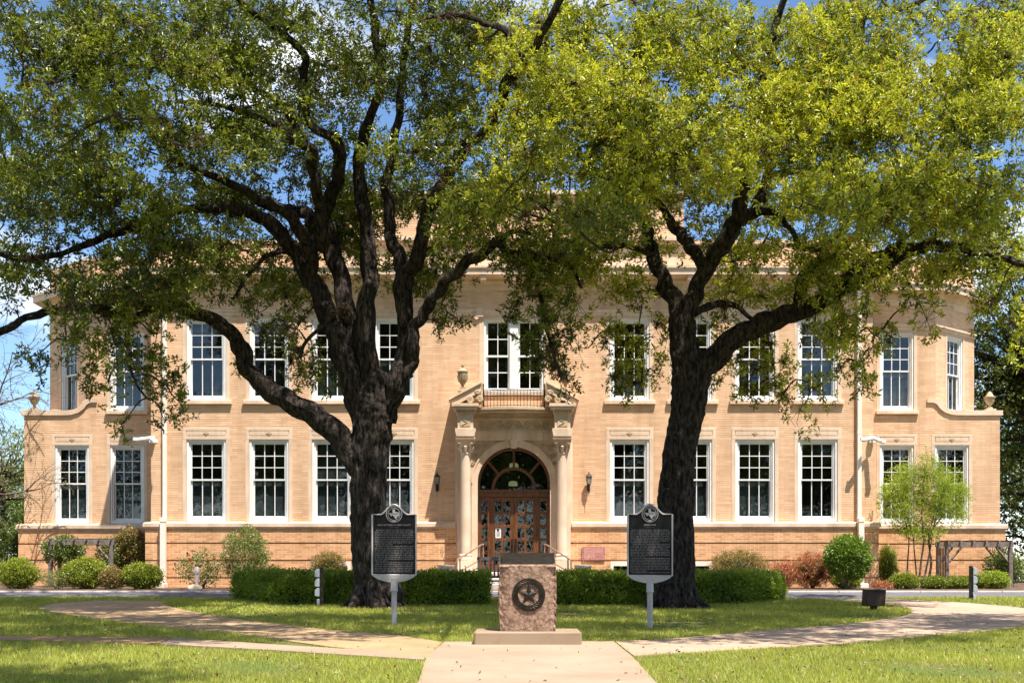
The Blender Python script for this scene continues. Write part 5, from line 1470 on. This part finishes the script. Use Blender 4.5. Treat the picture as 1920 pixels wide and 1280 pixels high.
def grow(name, label, Y0, trunk, limbs, clumps, lm, seed, sub, mossn, overl=()):
    r = np.random.default_rng(seed)
    b = P(trunk[0][0], 1138, Y0)
    t = empty(name, (b.x, Y0, gz(Y0)), label, 'tree', 'live oaks before the courthouse')
    tr = np.array(trace(trunk, Y0)); tr[0, 2] = gz(Y0) - .15
    tr[:, 3] *= .87; tr[:3, 3] *= .92
    S = spline(tr, 16)
    q = MB(); q.tube(S[:, :3], S[:, 3], 72, jitter(seed, .13))
    for k in range(7):      # root flare
        a = 2 * math.pi * k / 7 + seed
        p = tr[1]
        q.tube([(p[0] + .18 * math.cos(a), Y0 + .18 * math.sin(a), p[2] + .35), (p[0] + .40 * math.cos(a), Y0 + .40 * math.sin(a), gz(Y0) + .10), (p[0] + .75 * math.cos(a + .1), Y0 + .75 * math.sin(a + .1), gz(Y0) - .08)], [.2, .14, .05], 10, jitter(seed + k, .2))
    for (px, py, rx, rz, dx) in sub:      # healed wounds and burls
        c = P(px, py, Y0 - dx)
        q.lathe([], (0, 0, 0)) if False else None
        bmm = bmesh.new(); bmesh.ops.create_icosphere(bmm, subdivisions=3, radius=1)
        vs = [(c.x + v.co.x * rx * (1 + .15 * mnoise.noise(v.co * 2 + Vector((px, 0, 0)))), c.y + v.co.y * .28, c.z + v.co.z * rz * (1 + .15 * mnoise.noise(v.co * 2))) for v in bmm.verts]
        q.add(vs, [tuple(v.index for v in f.verts) for f in bmm.faces]); bmm.free()
    tk = q.build('trunk', M['bark'], t, smooth=True)
    for (px, py, rx, rz, dx) in sub:
        if rz < .28: continue
        c = P(px, py, Y0 - dx); yf = c.y - .27
        q = MB(); q.tube([(c.x + rx * .62 * math.cos(a), yf + .03 * abs(math.cos(a)), c.z + rz * .72 * math.sin(a)) for a in np.linspace(0, 6.2832, 25)], .038, 8, jitter(px, .3)); q.build('scar_rim', M['bark'], tk, smooth=True)
        q = MB(); q.prism([(c.x + rx * .6 * math.cos(a), c.z + rz * .7 * math.sin(a)) for a in np.linspace(0, 6.1, 20)], yf + .015, yf + .10); q.build('scar', M['scar'], tk)
    nodes = [S[-6:, :3]]
    for i, l in enumerate(limbs):
        L = spline(np.array(trace(l, Y0)), 6)
        wob = np.array([[mnoise.noise(Vector((k * .35, i * 3.1, c * 7.7))) for c in range(3)] for k in range(len(L))])
        L[:, :3] += wob * np.minimum(L[:, 3:4] * .75, .08); L[:, 3] *= .90
        q = MB(); q.tube(L[:, :3], L[:, 3], 16 if L[0, 3] > .1 else 9, jitter(seed + i * 1.7, .30)); q.build('limb', M['bark'], t, smooth=True)
        nodes.append(L[3:, :3])
    for ol in overl:
        L = spline(np.array(ol), 6); q = MB(); q.tube(L[:, :3], L[:, 3], 8); q.build('limb', M['bark'], t, smooth=True); nodes.append(L[:, :3])
    nodes = np.vstack(nodes)
    C = np.array([c[:3] for c in clumps])
    dist = np.array([np.min(np.linalg.norm(nodes - c, axis=1)) for c in C])
    q = MB(); extra = []
    allnodes = nodes
    for k in np.argsort(dist):
        c = C[k]
        above = c[2] > frame_top(c[1]) + .5
        dd = np.linalg.norm(allnodes - c, axis=1) + (np.where(allnodes[:, 2] < CZ + HZ / F * allnodes[:, 1], 7.0, 0.0) if above else np.where(allnodes[:, 2] > CZ + HZ / F * allnodes[:, 1] + .3, 2.0, 0.0)) + np.maximum(0, allnodes[:, 2] - c[2]) * (.1 if clumps[k][6] else .5)
        p = allnodes[np.argmin(dd)]
        Ln = np.linalg.norm(c - p)
        if Ln < .12: continue
        m1 = p + (c - p) * .35 + r.normal(0, .07 * Ln, 3); m2 = p + (c - p) * .7 + r.normal(0, .06 * Ln, 3)
        if clumps[k][6]: m1[2] += .1 * Ln
        L = spline([p, m1, m2, c], 3)
        r0 = .010 + .011 * min(Ln, 3.0)
        q.tube(L, np.linspace(r0, .007, len(L)), 5)
        extra.append(L[3:])
        if len(extra) % 12 == 0:
            allnodes = np.vstack([allnodes] + extra[-12:])
    parts = []; tipall = []
    for k, c in enumerate(clumps):
        nt_ = max(4, int(40 * c[4]))
        cc = np.array(c[:3])
        g = r.normal(0, 1, (nt_, 3)); g = unit(g) * (r.random((nt_, 1)) ** .45)
        ext = np.array([1.15, 1.15, .75]) if not c[6] else np.array([.8, .8, 1.25])
        tips = cc + g * ext * c[3] * 1.25
        tipall.append(tips)
        # light from above painted in: upper side of each spray tinted lighter
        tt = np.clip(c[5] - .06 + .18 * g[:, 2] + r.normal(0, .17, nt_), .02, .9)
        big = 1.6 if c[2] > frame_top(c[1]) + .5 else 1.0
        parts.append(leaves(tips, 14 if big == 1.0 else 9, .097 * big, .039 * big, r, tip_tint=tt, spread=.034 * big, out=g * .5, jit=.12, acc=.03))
        for m_ in range(7 if big == 1 else 3):
            e = tips[r.integers(nt_)]; mm_ = (cc + e) / 2 + r.normal(0, .06, 3)
            q.tube([cc, mm_, e], [.007, .005, .0025], 3)
    q.build('branches', M['twig'], t)
    V, Fc, T = join(parts)
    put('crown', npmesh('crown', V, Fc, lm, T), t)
    # ball moss: tufts of wiry grey-brown leaves on the inner branches
    V = []; Tt = []
    sel = [k for k in range(len(clumps)) if clumps[k][2] < frame_top(clumps[k][1])]
    cand = np.vstack([C[sel]] + [e for e in extra] + [nodes] * 3)
    cand = cand[cand[:, 2] > 4.6]
    for k in range(mossn):
        c = cand[r.integers(len(cand))] + r.normal(0, .05, 3)
        s = r.uniform(.04, .13) if r.random() < .75 else r.uniform(.12, .22); m_ = 46 if s < .13 else 90
        d = unit(r.normal(0, 1, (m_, 3))); a = unit(np.cross(d, r.normal(0, 1, (m_, 3))))
        V.append(np.stack([c - a * .008, c + a * .008, c + d * s * r.uniform(.6, 1.1, (m_, 1)) + np.array([0, 0, -.01])], 1).reshape(-1, 3)); Tt.append(r.uniform(0, .9, m_))
    V = np.vstack(V)
    o = put('ball_moss', npmesh('ball_moss', V, np.arange(len(V)).reshape(-1, 3), LM['moss'], np.concatenate(Tt)), t)
    o['kind'] = 'stuff'
    return t
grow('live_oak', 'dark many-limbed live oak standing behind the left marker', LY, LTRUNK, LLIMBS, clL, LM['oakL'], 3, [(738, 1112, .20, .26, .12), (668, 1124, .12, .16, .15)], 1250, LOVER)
grow('live_oak', 'yellow-green live oak with knotted trunk standing behind the right marker', RY, RTRUNK, RLIMBS, clR, LM['oakR'], 8, [(1251, 940, .20, .30, .12), (1262, 838, .17, .38, .10)], 650, ROVER)

# ------------------------------------------------------------------ hedges
def hedge(name, pts, wdt, top, label, seed):
    r = np.random.default_rng(seed)
    p0 = pts[0]
    t = empty(name, (p0[0], p0[1], gz(p0[1])), label, 'hedge', 'clipped hedges before the entrance')
    L = spline([(x, y, 0) for x, y in pts], 6)[:, :2]
    seg = np.diff(L, axis=0); ln = np.linalg.norm(seg, axis=1); cum = np.concatenate([[0], np.cumsum(ln)])
    def at(u):
        i = np.clip(np.searchsorted(cum, u, side='right') - 1, 0, len(seg) - 1)
        f = ((u - cum[i]) / ln[i])[:, None]
        d = seg[i] / ln[i][:, None]
        return L[i] + seg[i] * f, np.stack([-d[:, 1], d[:, 0]], 1), d
    # dense woody core
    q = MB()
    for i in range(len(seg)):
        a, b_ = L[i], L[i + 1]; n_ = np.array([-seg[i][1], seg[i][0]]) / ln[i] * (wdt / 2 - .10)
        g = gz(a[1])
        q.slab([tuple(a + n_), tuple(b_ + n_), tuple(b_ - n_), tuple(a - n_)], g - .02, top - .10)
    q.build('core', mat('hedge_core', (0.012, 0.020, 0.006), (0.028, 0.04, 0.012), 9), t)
    n = int(cum[-1] * 1150)
    u = r.random(n) * cum[-1]; c, nn, dd = at(u)
    face = r.random(n)
    off = np.where(face < .42, -wdt / 2, np.where(face < .57, wdt / 2, r.uniform(-wdt / 2, wdt / 2, n)))
    g = np.interp(c[:, 1], GY, GZ)
    zz = np.where(face < .57, g + r.random(n) ** .9 * (top - g), top)
    endm = r.random(n) < .06
    bulge = np.array([mnoise.noise(Vector((c[k, 0] * 1.6, c[k, 1], zz[k] * 2.2))) for k in range(n)]) * .13
    side = np.sign(off); side[face >= .57] = 0
    hgt = np.clip((zz - g) / (top - g), 0, 1)
    off = np.where(face < .57, off * (1 - .22 * hgt ** 4), off)
    zz = np.where(face >= .57, top - .10 * np.abs(off / (wdt / 2)) ** 3, zz)
    zz = zz + np.where(r.random(n) < .04, r.uniform(0, .10, n), 0)
    pos = np.stack([c[:, 0] + nn[:, 0] * (off + side * bulge), c[:, 1] + nn[:, 1] * (off + side * bulge), zz + np.where(face >= .57, bulge * .6, 0)], 1)
    # close the two ends
    e0 = endm & (u < cum[-1] / 2); e1 = endm & (u >= cum[-1] / 2)
    for e, k in ((e0, 0), (e1, len(seg) - 1)):
        m_ = e.sum(); base = L[0] if k == 0 else L[-1]; d_ = seg[k] / ln[k]; n_ = np.array([-d_[1], d_[0]])
        w_ = r.uniform(-wdt / 2, wdt / 2, m_); gg = gz(base[1])
        pos[e, 0] = base[0] + n_[0] * w_; pos[e, 1] = base[1] + n_[1] * w_; pos[e, 2] = gg + r.random(m_) * (top - gg)
    pos += r.normal(0, .022, pos.shape)
    out = np.zeros_like(pos); out[:, :2] = nn * side[:, None]; out[face >= .57, 2] = 1
    tint = np.clip(.42 + bulge * 3 + r.normal(0, .1, n), .02, .9)
    V, Fc, T = leaves(pos, 7, .055, .03, r, tip_tint=tint, spread=.03, out=out * .9)
    put('foliage', npmesh('foliage', V, Fc, LM['hedge'], T), t)
hedge('hedge', [(-5.78, 29.6), (-5.2, 28.9), (-4.5, 28.2), (-3.4, 27.7), (-2.2, 27.5), (-.5, 27.5)], .75, .97, 'clipped green hedge behind the left oak and marker', 31)
hedge('hedge', [(.92, 27.5), (2.2, 27.5), (3.4, 27.6), (4.5, 28.1), (5.2, 28.8), (5.6, 29.4)], .75, .95, 'clipped green hedge behind the right oak and marker', 32)

# ------------------------------------------------------------------ shrubs of the bed
def shrub(name, px, y, wpx, ztop, zbot, lm, n, label, seed, ls=(.05, .028), per=7, stems=6, rough=.22, depth=None, cat='shrub', hollow=.55, group=None, tintc=.5, core=True):
    acc = {'red_leaf': .30, 'nandina_leaf': .10}.get(lm.name, .012)
    r = np.random.default_rng(seed)
    x = (px - 960) / F * y; rx = wpx / 2 / F * y
    g = gz(y) + (.05 if y > 33 else 0)
    z1 = CZ + (HZ - ztop) / F * y; z0 = max(g, CZ + (HZ - zbot) / F * y)
    rz = (z1 - z0) / 2; ry = depth or rx * .8
    t = empty(name, (x, y, g), label, cat, group)
    d = unit(r.normal(0, 1, (n, 3)))
    lob = np.array([1 + rough * mnoise.noise(Vector(v * 2.3) + Vector((seed, 0, 0))) + rough * .6 * mnoise.noise(Vector(v * 5.0)) for v in d])
    rad = (hollow + (1 - hollow) * r.random(n) ** .5) * lob
    pos = np.array([x, y, z0 + rz]) + d * np.array([rx, ry, rz]) * rad[:, None]
    pos[:, 2] = np.maximum(pos[:, 2], g + .02)
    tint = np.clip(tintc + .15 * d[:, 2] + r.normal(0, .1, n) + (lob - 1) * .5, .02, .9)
    V, Fc, T = leaves(pos, per, ls[0], ls[1], r, tip_tint=tint, out=d * .7, acc=acc)
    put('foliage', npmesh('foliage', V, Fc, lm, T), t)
    q = MB()
    for k in range(stems):
        a = r.uniform(0, 6.28); e = pos[r.integers(n)]
        p0 = (x + .06 * math.cos(a), y + .06 * math.sin(a), g - .03)
        q.tube([p0, ((p0[0] + e[0]) / 2 + r.normal(0, .03), (p0[1] + e[1]) / 2, (g + e[2]) / 2 + .05), tuple(e)], [.018, .012, .004], 5)
    q.build('stems', M['bark2'], t)
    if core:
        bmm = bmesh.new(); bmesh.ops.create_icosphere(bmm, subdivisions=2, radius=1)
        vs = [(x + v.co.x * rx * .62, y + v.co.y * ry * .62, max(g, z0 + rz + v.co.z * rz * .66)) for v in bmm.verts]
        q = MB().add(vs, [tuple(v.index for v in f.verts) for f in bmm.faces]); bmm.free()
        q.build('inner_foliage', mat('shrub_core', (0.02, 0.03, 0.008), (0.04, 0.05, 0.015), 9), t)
    return t
SG = 'shrubs in the bed along the courthouse'
S_ = shrub
S_('round_shrub', 35, 34.2, 76, 1048, 1106, LM['lime'], 1500, 'rounded yellow-green shrub at the left picture edge', 41, (.045, .026), group=SG)
S_('round_shrub', 160, 34.2, 92, 1046, 1108, LM['lime'], 1800, 'broad rounded yellow-green shrub in front of the left arbour', 42, (.045, .026), group=SG)
S_('round_shrub', 211, 33.9, 46, 1064, 1108, LM['nandina'], 700, 'small orange-tinged shrub between two yellow-green ones at left', 43, (.045, .022), group=SG)
S_('round_shrub', 268, 34.0, 74, 1056, 1110, LM['lime'], 1400, 'rounded yellow-green shrub against the left downpipe', 44, (.045, .028), group=SG, tintc=.4)
S_('flowering_shrub', 108, 34.0, 70, 1066, 1106, LM['pale'], 420, 'loose greyish low shrub between the two leftmost round shrubs', 45, (.05, .012), group=SG, core=False, hollow=.2)
S_('tall_shrub', 245, 37.0, 66, 990, 1075, LM['nandina'], 1300, 'tall green shrub with bronze tips in the corner of the left wing', 46, (.07, .03), group=SG, tintc=.25)
S_('rose_bush', 378, 34.6, 92, 1030, 1112, LM['green'], 420, 'loose rose bush with red blooms right of the left downpipe', 47, (.055, .03), 6, group=SG, core=False, hollow=.2, tintc=.4)
S_('tall_shrub', 460, 34.5, 88, 984, 1108, LM['green'], 1500, 'tall airy light green shrub behind the left end of the hedge', 48, (.05, .026), group=SG, hollow=.3, tintc=.62, core=False)
S_('low_shrub', 616, 34.8, 66, 1036, 1085, LM['nandina'], 800, 'golden shrub showing over the hedge left of the left oak', 49, (.055, .018), group=SG, tintc=.45)
S_('low_shrub', 1384, 34.8, 110, 1032, 1095, LM['nandina'], 1500, 'golden and red shrub showing over the hedge right of the right oak', 50, (.06, .018), group=SG, tintc=.5)
S_('low_shrub', 1468, 34.4, 56, 1052, 1113, LM['red'], 620, 'loose reddish shrub beyond the right end of the hedge', 51, (.06, .018), group=SG, core=False, hollow=.3)
S_('low_shrub', 1521, 34.6, 84, 1036, 1114, LM['red'], 1050, 'bronze-red shrub just left of the ball-clipped shrub', 52, (.06, .018), group=SG, hollow=.35)
S_('clipped_ball_shrub', 1590, 33.9, 86, 1004, 1086, LM['topiary'], 1700, 'bright green ball-clipped shrub left of the right downpipe', 53, (.075, .034), group=SG, rough=.14)
S_('dark_shrub', 1587, 34.9, 52, 1070, 1112, LM['hedge'], 500, 'dark low shrub beneath the ball-clipped shrub', 59, (.06, .03), group=SG)
S_('column_shrub', 1664, 37.0, 36, 1022, 1110, LM['hedge'], 900, 'dark narrow upright shrub in the corner of the right wing', 54, (.05, .02), group=SG)
S_('round_shrub', 1695, 34.0, 54, 1076, 1116, LM['lime'], 900, 'small round yellow-green shrub below the small tree', 55, (.045, .026), group=SG, tintc=.35)
S_('round_shrub', 1752, 34.2, 58, 1082, 1114, LM['lime'], 800, 'low shrub left of the right arbour, second from the small tree', 56, (.045, .024), group=SG, tintc=.2)
S_('round_shrub', 1798, 34.3, 50, 1082, 1113, LM['lime'], 700, 'low shrub just left of the right outlet post', 57, (.045, .024), group=SG, tintc=.3)
S_('round_shrub', 1866, 34.4, 52, 1072, 1108, LM['hedge'], 800, 'dark clipped shrub under the right arbour', 58, (.045, .026), group=SG, tintc=.6)
S_('low_shrub', 1835, 34.8, 34, 1076, 1112, LM['lime'], 300, 'small shrub right of the right outlet post', 60, (.045, .024), group=SG, tintc=.3)
S_('flowering_shrub', 1655, 33.6, 36, 1092, 1116, LM['red'], 160, 'tuft of pinkish leaves beside the right downpipe foot', 61, (.05, .018), group=SG, core=False)
# vines on the arbours
VG = 'vines on the arbours'
S_('vine', 118, 36.7, 84, 1004, 1060, LM['green'], 620, 'leafy vine over the left end of the left arbour', 62, (.075, .045), 6, group=VG, core=False, hollow=.2, cat='vine')
S_('vine', 200, 36.6, 46, 1006, 1085, LM['green'], 380, 'thin vine with pale blooms on the right post of the left arbour', 63, (.06, .03), 5, group=VG, core=False, hollow=.1, cat='vine')
S_('vine', 1882, 36.9, 76, 1030, 1100, LM['green'], 700, 'leafy vine climbing the right post of the right arbour', 64, (.07, .04), 6, group=VG, core=False, hollow=.2, cat='vine', tintc=.35)
# rose blooms belong to the rose bush
rose = [o for o in COL.objects if o.name.startswith('rose_bush')][0]
for i, (px, py) in enumerate(((362, 1033), (352, 1037), (388, 1040), (403, 1048), (389, 1051), (368, 1061), (375, 1062), (396, 1066), (356, 1049), (328, 1057))):
    c = P(px, py, 34.4); rr = np.random.default_rng(i)
    V, Fc, T = leaves(np.array([c[:]]), 14, .05, .04, rr, spread=.012)
    put('bloom', npmesh('bloom', V, Fc, LM['petal'], T), rose)

# small multi-stemmed tree on the right
def small_tree():
    y = 35.6; r = np.random.default_rng(71)
    x = (1728 - 960) / F * y; g = gz(y) + .05
    t = empty('small_tree', (x, y, g), 'small bright multi-stemmed tree before the right wing windows', 'tree')
    stems = [[(1722, 1108), (1726, 1060), (1732, 1010), (1728, 950), (1735, 880)], [(1728, 1108), (1742, 1040), (1752, 980), (1768, 920)], [(1734, 1108), (1745, 1060), (1745, 1000), (1790, 940)],
             [(1700, 1085), (1702, 1050), (1703, 1000), (1685, 940)], [(1720, 1108), (1715, 1040), (1706, 980), (1670, 930)], [(1738, 1106), (1747, 1055), (1740, 1010), (1752, 960), (1760, 880)]]
    nodes = []
    for k, s in enumerate(stems):
        L = spline([tuple(P(p[0], min(p[1], 1106), y + (k - 2.5) * .08)) for p in s], 5); q = MB(); q.tube(L, np.linspace(.034 - .003 * k, .010, len(L)), 7); q.build('trunk', M['bark2'], t, smooth=True)
        nodes.append(L[8:])
    nodes = np.vstack(nodes); q = MB(); parts = []
    n = 260
    for k in range(n):
        while True:
            px, py = r.uniform(1645, 1815), r.uniform(850, 1005)
            if ((px - 1732) / 84) ** 2 + ((py - 935) / 72) ** 2 < 1 or (abs(px - 1735) < 18 and py < 880): break
        c = np.array(P(px, py, y + r.normal(0, .38))[:])
        p = nodes[np.argmin(np.linalg.norm(nodes - c, axis=1))]
        q.tube([p, (p + c) / 2 + r.normal(0, .03, 3), c], [.008, .006, .002], 4)
        g_ = unit(r.normal(0, 1, (22, 3))) * r.random((22, 1)) ** .6 * .27
        parts.append(leaves(c + g_, 6, .046, .022, r, tip_tint=np.full(22, np.clip(.5 + r.normal(0, .15), .1, .9)), spread=.02))
    q.build('branches', M['bark2'], t)
    V, Fc, T = join(parts); put('crown', npmesh('crown', V, Fc, LM['myrtle'], T), t)
small_tree()

# ------------------------------------------------------------------ trees around the building
def bg_tree(x, y, h, rad, lm, label, seed, n=90, zlow=.3, trunk=.25, ls=.16, lean=0.0, per=7, tips=26, group='trees around the courthouse'):
    r = np.random.default_rng(seed); g = gz(y)
    t = empty('background_tree', (x, y, g), label, 'tree', group)
    q = MB(); top = np.array([x + lean, y, g + h * .6])
    L = spline([(x, y, g - .1), (x + lean * .3 + .1, y, g + h * .25), tuple(top)], 6)
    q.tube(L, np.linspace(trunk, trunk * .45, len(L)), 12, jitter(seed, .15)); parts = []
    nd = L[3:]
    for k in range(n):
        d = unit(r.normal(0, 1, 3)); d[2] = abs(d[2]) if r.random() < .75 else d[2]
        f = r.random() ** .5
        c = np.array([x + lean, y, g + h * (zlow + (1 - zlow) * .42)]) + d * np.array([rad, rad, h * (1 - zlow) * .58]) * f
        c[2] = max(c[2], g + h * zlow * .7)
        p = nd[np.argmin(np.linalg.norm(nd - c, axis=1))]
        q.tube([p, (p + c) / 2 + r.normal(0, .15, 3), c], [trunk * .25, trunk * .14, .012], 5)
        g_ = unit(r.normal(0, 1, (tips, 3))) * r.random((tips, 1)) ** .5 * rad * .28
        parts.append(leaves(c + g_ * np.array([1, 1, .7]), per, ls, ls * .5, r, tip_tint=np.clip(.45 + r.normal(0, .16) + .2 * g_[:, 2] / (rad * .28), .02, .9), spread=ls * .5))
    q.build('trunk', M['bark'], t)
    V, Fc, T = join(parts); put('crown', npmesh('crown', V, Fc, lm, T), t)
bg_tree(17.6, 44.5, 11.5, 3.6, LM['far'], 'tall dark tree rising behind the right wing', 81, 190, .12, .33, .16)
bg_tree(21.5, 52.0, 9.0, 4.0, LM['far'], 'dark green tree farther right behind the tall dark tree', 82, 90, .15, .3, .2)
bg_tree(18.6, 41.5, 2.4, 1.3, LM['green'], 'low leafy bush beyond the right arbour', 83, 40, .05, .08, .09)
bg_tree(-20.5, 54.0, 6.6, 3.2, LM['pale'], 'pale spring-green tree at the far left behind the left wing', 84, 60, .2, .2, .13, tips=16)
bg_tree(-24.0, 60.0, 5.0, 4.0, LM['green'], 'mid green low tree at the far left in the distance', 85, 80, .1, .2, .2)
bg_tree(-19.2, 50.0, 2.3, 1.9, LM['far'], 'dark bush at the far left corner of the building', 86, 50, .05, .1, .12)
bg_tree(-15.6, 43.0, 1.7, .9, LM['far'], 'dark leafy bush just left of the left wing', 87, 40, .05, .08, .09)
bg_tree(21.0, 47.0, 3.0, 1.8, LM['far'], 'dark rounded bush at the right edge behind the arbour', 89, 60, .05, .1, .12)
bg_tree(24.5, 58.0, 4.5, 3.0, LM['green'], 'leafy low tree at the right edge below the tall dark tree', 90, 70, .05, .2, .18)
bg_tree(27, 66, 8, 5, LM['green'], 'distant green tree at the right edge beyond the dark tree', 88, 70, .1, .3, .22)
# trees across the street behind the viewer, which the windows mirror
for i, (x, y, h, rd) in enumerate(((-24, -24, 12, 5.5), (-14, -20, 11, 5), (-5.5, -26, 12.5, 5), (4.5, -22, 11, 5), (13.5, -26, 12, 5.5), (23, -21, 11, 5.5), (-19, -36, 14, 6), (0, -38, 15, 6), (19, -38, 14, 6), (-34, -21, 12, 6), (34, -21, 12, 6), (-43, -30, 14, 7), (43, -30, 14, 7))):
    bg_tree(x, y, h, rd, LM['far'], 'broad tree across the street, seen only mirrored in the windows', 200 + i, 70, .1, .35, .66, per=5, tips=10, group='trees mirrored in the windows')
# bare spring tree reaching in from the left
def bare():
    r = np.random.default_rng(91); y = 36.2; x = -15.9; g = gz(y)
    t = empty('budding_tree', (x, y, g), 'nearly bare grey tree with fresh buds reaching in from the left', 'tree')
    q = MB(); tips = []
    q.tube(spline([(x, y, g - .1), (x - .1, y, 2.5), (x + .1, y, 5)], 5), np.linspace(.17, .1, 11), 10, jitter(4, .15))
    def br(p, d, L, rad, lev):
        pts = [p]; d = d / np.linalg.norm(d)
        for k in range(5):
            d = d + r.normal(0, .16, 3) + np.array([0, 0, .03 if lev < 2 else -.03]); d /= np.linalg.norm(d)
            pts.append(pts[-1] + d * L / 5)
        q.tube(pts, np.linspace(rad, rad * .45, 6), 4 if lev else 6)
        if lev >= 3: tips.extend(pts[2:]); return
        for k in range(5 if lev else 7):
            i = r.integers(1, 6); nd = d + r.normal(0, .65, 3)
            br(pts[i], nd, L * r.uniform(.5, .75), rad * .5, lev + 1)
    for (p, d, L) in (((x, y, 3.2), (.9, -.1, .1), 2.2), ((x, y, 3.9), (.8, .2, .5), 2.5), ((x, y, 4.6), (.75, -.2, .9), 2.6), ((x, y, 5), (.3, 0, 1), 2.8), ((x, y, 5), (-.5, .2, 1), 2.6), ((x, y, 4.2), (-.8, -.2, .5), 2.4)):
        br(np.array(p), np.array(d, float), L, .055, 0)
    q.build('trunk', M['bark2'], t)
    tp = np.array(tips); tp = tp[r.random(len(tp)) < .35]
    V, Fc, T = leaves(tp, 3, .06, .028, r, tip_tint=np.full(len(tp), .5), spread=.02)
    put('crown', npmesh('crown', V, Fc, LM['pale'], T), t)
bare()

# ------------------------------------------------------------------ grass, fallen leaves
def inside(px, py, poly):
    p = np.array(poly); x1, y1 = p[:, 0], p[:, 1]; x2, y2 = np.roll(x1, -1), np.roll(y1, -1)
    c = np.zeros(len(px), bool)
    for a, b, c2, d in zip(x1, y1, x2, y2):
        if b == d: continue
        k = ((b > py) != (d > py)) & (px < (c2 - a) * (py - b) / (d - b) + a)
        c ^= k
    return c
def scatter(y0, y1, dens, r):
    hw = lambda y: y * .44 + 1.2
    area = (y1 - y0) * (hw(y0) + hw(y1))
    n = int(area * dens)
    y = r.uniform(y0, y1, n); x = r.uniform(-1, 1, n) * hw(y)
    ok = np.ones(n, bool)
    jx, jy = x + r.normal(0, .028, n), y + r.normal(0, .045, n)
    for p in PATHS: ok &= ~inside(jx, jy, p)
    for (sx, sy, sr) in SOIL: ok &= ((x - sx) ** 2 + (y - sy) ** 2 * 1.4 > (sr * r.uniform(.35, 1.1, n)) ** 2)
    return x[ok], y[ok]
rg = np.random.default_rng(101)
PV, PT = [], []
for (y0, y1, dens, h, w_) in ((11.5, 15.5, 2700, .05, .0062), (15.5, 19.0, 2100, .05, .0075), (19.0, 23.5, 1500, .05, .010), (23.5, 30.5, 950, .055, .013)):
    x, y = scatter(y0, y1, dens, rg); n = len(x)
    keep = (np.abs(x - MX) > .7) | (np.abs(y - MY - .05) > .4)
    x, y = x[keep], y[keep]; n = len(x)
    g = np.interp(y, GY, GZ)
    pat = np.array([mnoise.noise(Vector((x[k] * .55, y[k] * .55, 3.0))) for k in range(0, n)])
    pat2 = np.sin(x * 3.1 + np.sin(y * 2.3)) * .5
    hh = h * rg.uniform(.55, 1.3, n) * (1 + .35 * pat) * np.where((pat + rg.normal(0, .12, n) < -.34), .3, 1.0)
    a = rg.uniform(0, 6.283, n); bx, by = np.cos(a) * w_ / 2, np.sin(a) * w_ / 2
    lx, ly = rg.normal(0, .45, n) * hh, rg.normal(0, .45, n) * hh
    V = np.stack([np.stack([x - bx, y - by, g - .004], 1), np.stack([x + bx, y + by, g - .004], 1), np.stack([x + lx, y + ly, g + hh], 1)], 1)
    PV.append(V.reshape(-1, 3))
    tt = np.clip(.48 + .28 * pat + .06 * pat2 + rg.normal(0, .16, n), 0, .9); tt[rg.random(n) < .05] = 1.0
    PT.append(tt)
V = np.vstack(PV)
tag(put('grass', npmesh('grass', V, np.arange(len(V)).reshape(-1, 3), LM['grass'], np.concatenate(PT))), 'short mown grass of the lawns around the paths', 'grass', kind='stuff')
n = 2200
y = rg.uniform(12, 27, n); x = rg.uniform(-1, 1, n) * (y * .4)
on = np.zeros(n, bool)
for p in PATHS: on |= inside(x, y, p)
keep = (~on) | (rg.random(n) < .25)
x, y, on = x[keep], y[keep], on[keep]
pos = np.stack([x, y, np.interp(y, GY, GZ) + np.where(on, .026, .045)], 1)
V, Fc, T = leaves(pos, 1, .05, .026, rg, up=-.1, spread=.004, tip_tint=rg.uniform(0, .9, len(pos)))
tag(put('fallen_leaves', npmesh('fallen_leaves', V, Fc, LM['litter'], T)), 'dry brown oak leaves scattered over the lawn and paths', 'leaves', kind='stuff')
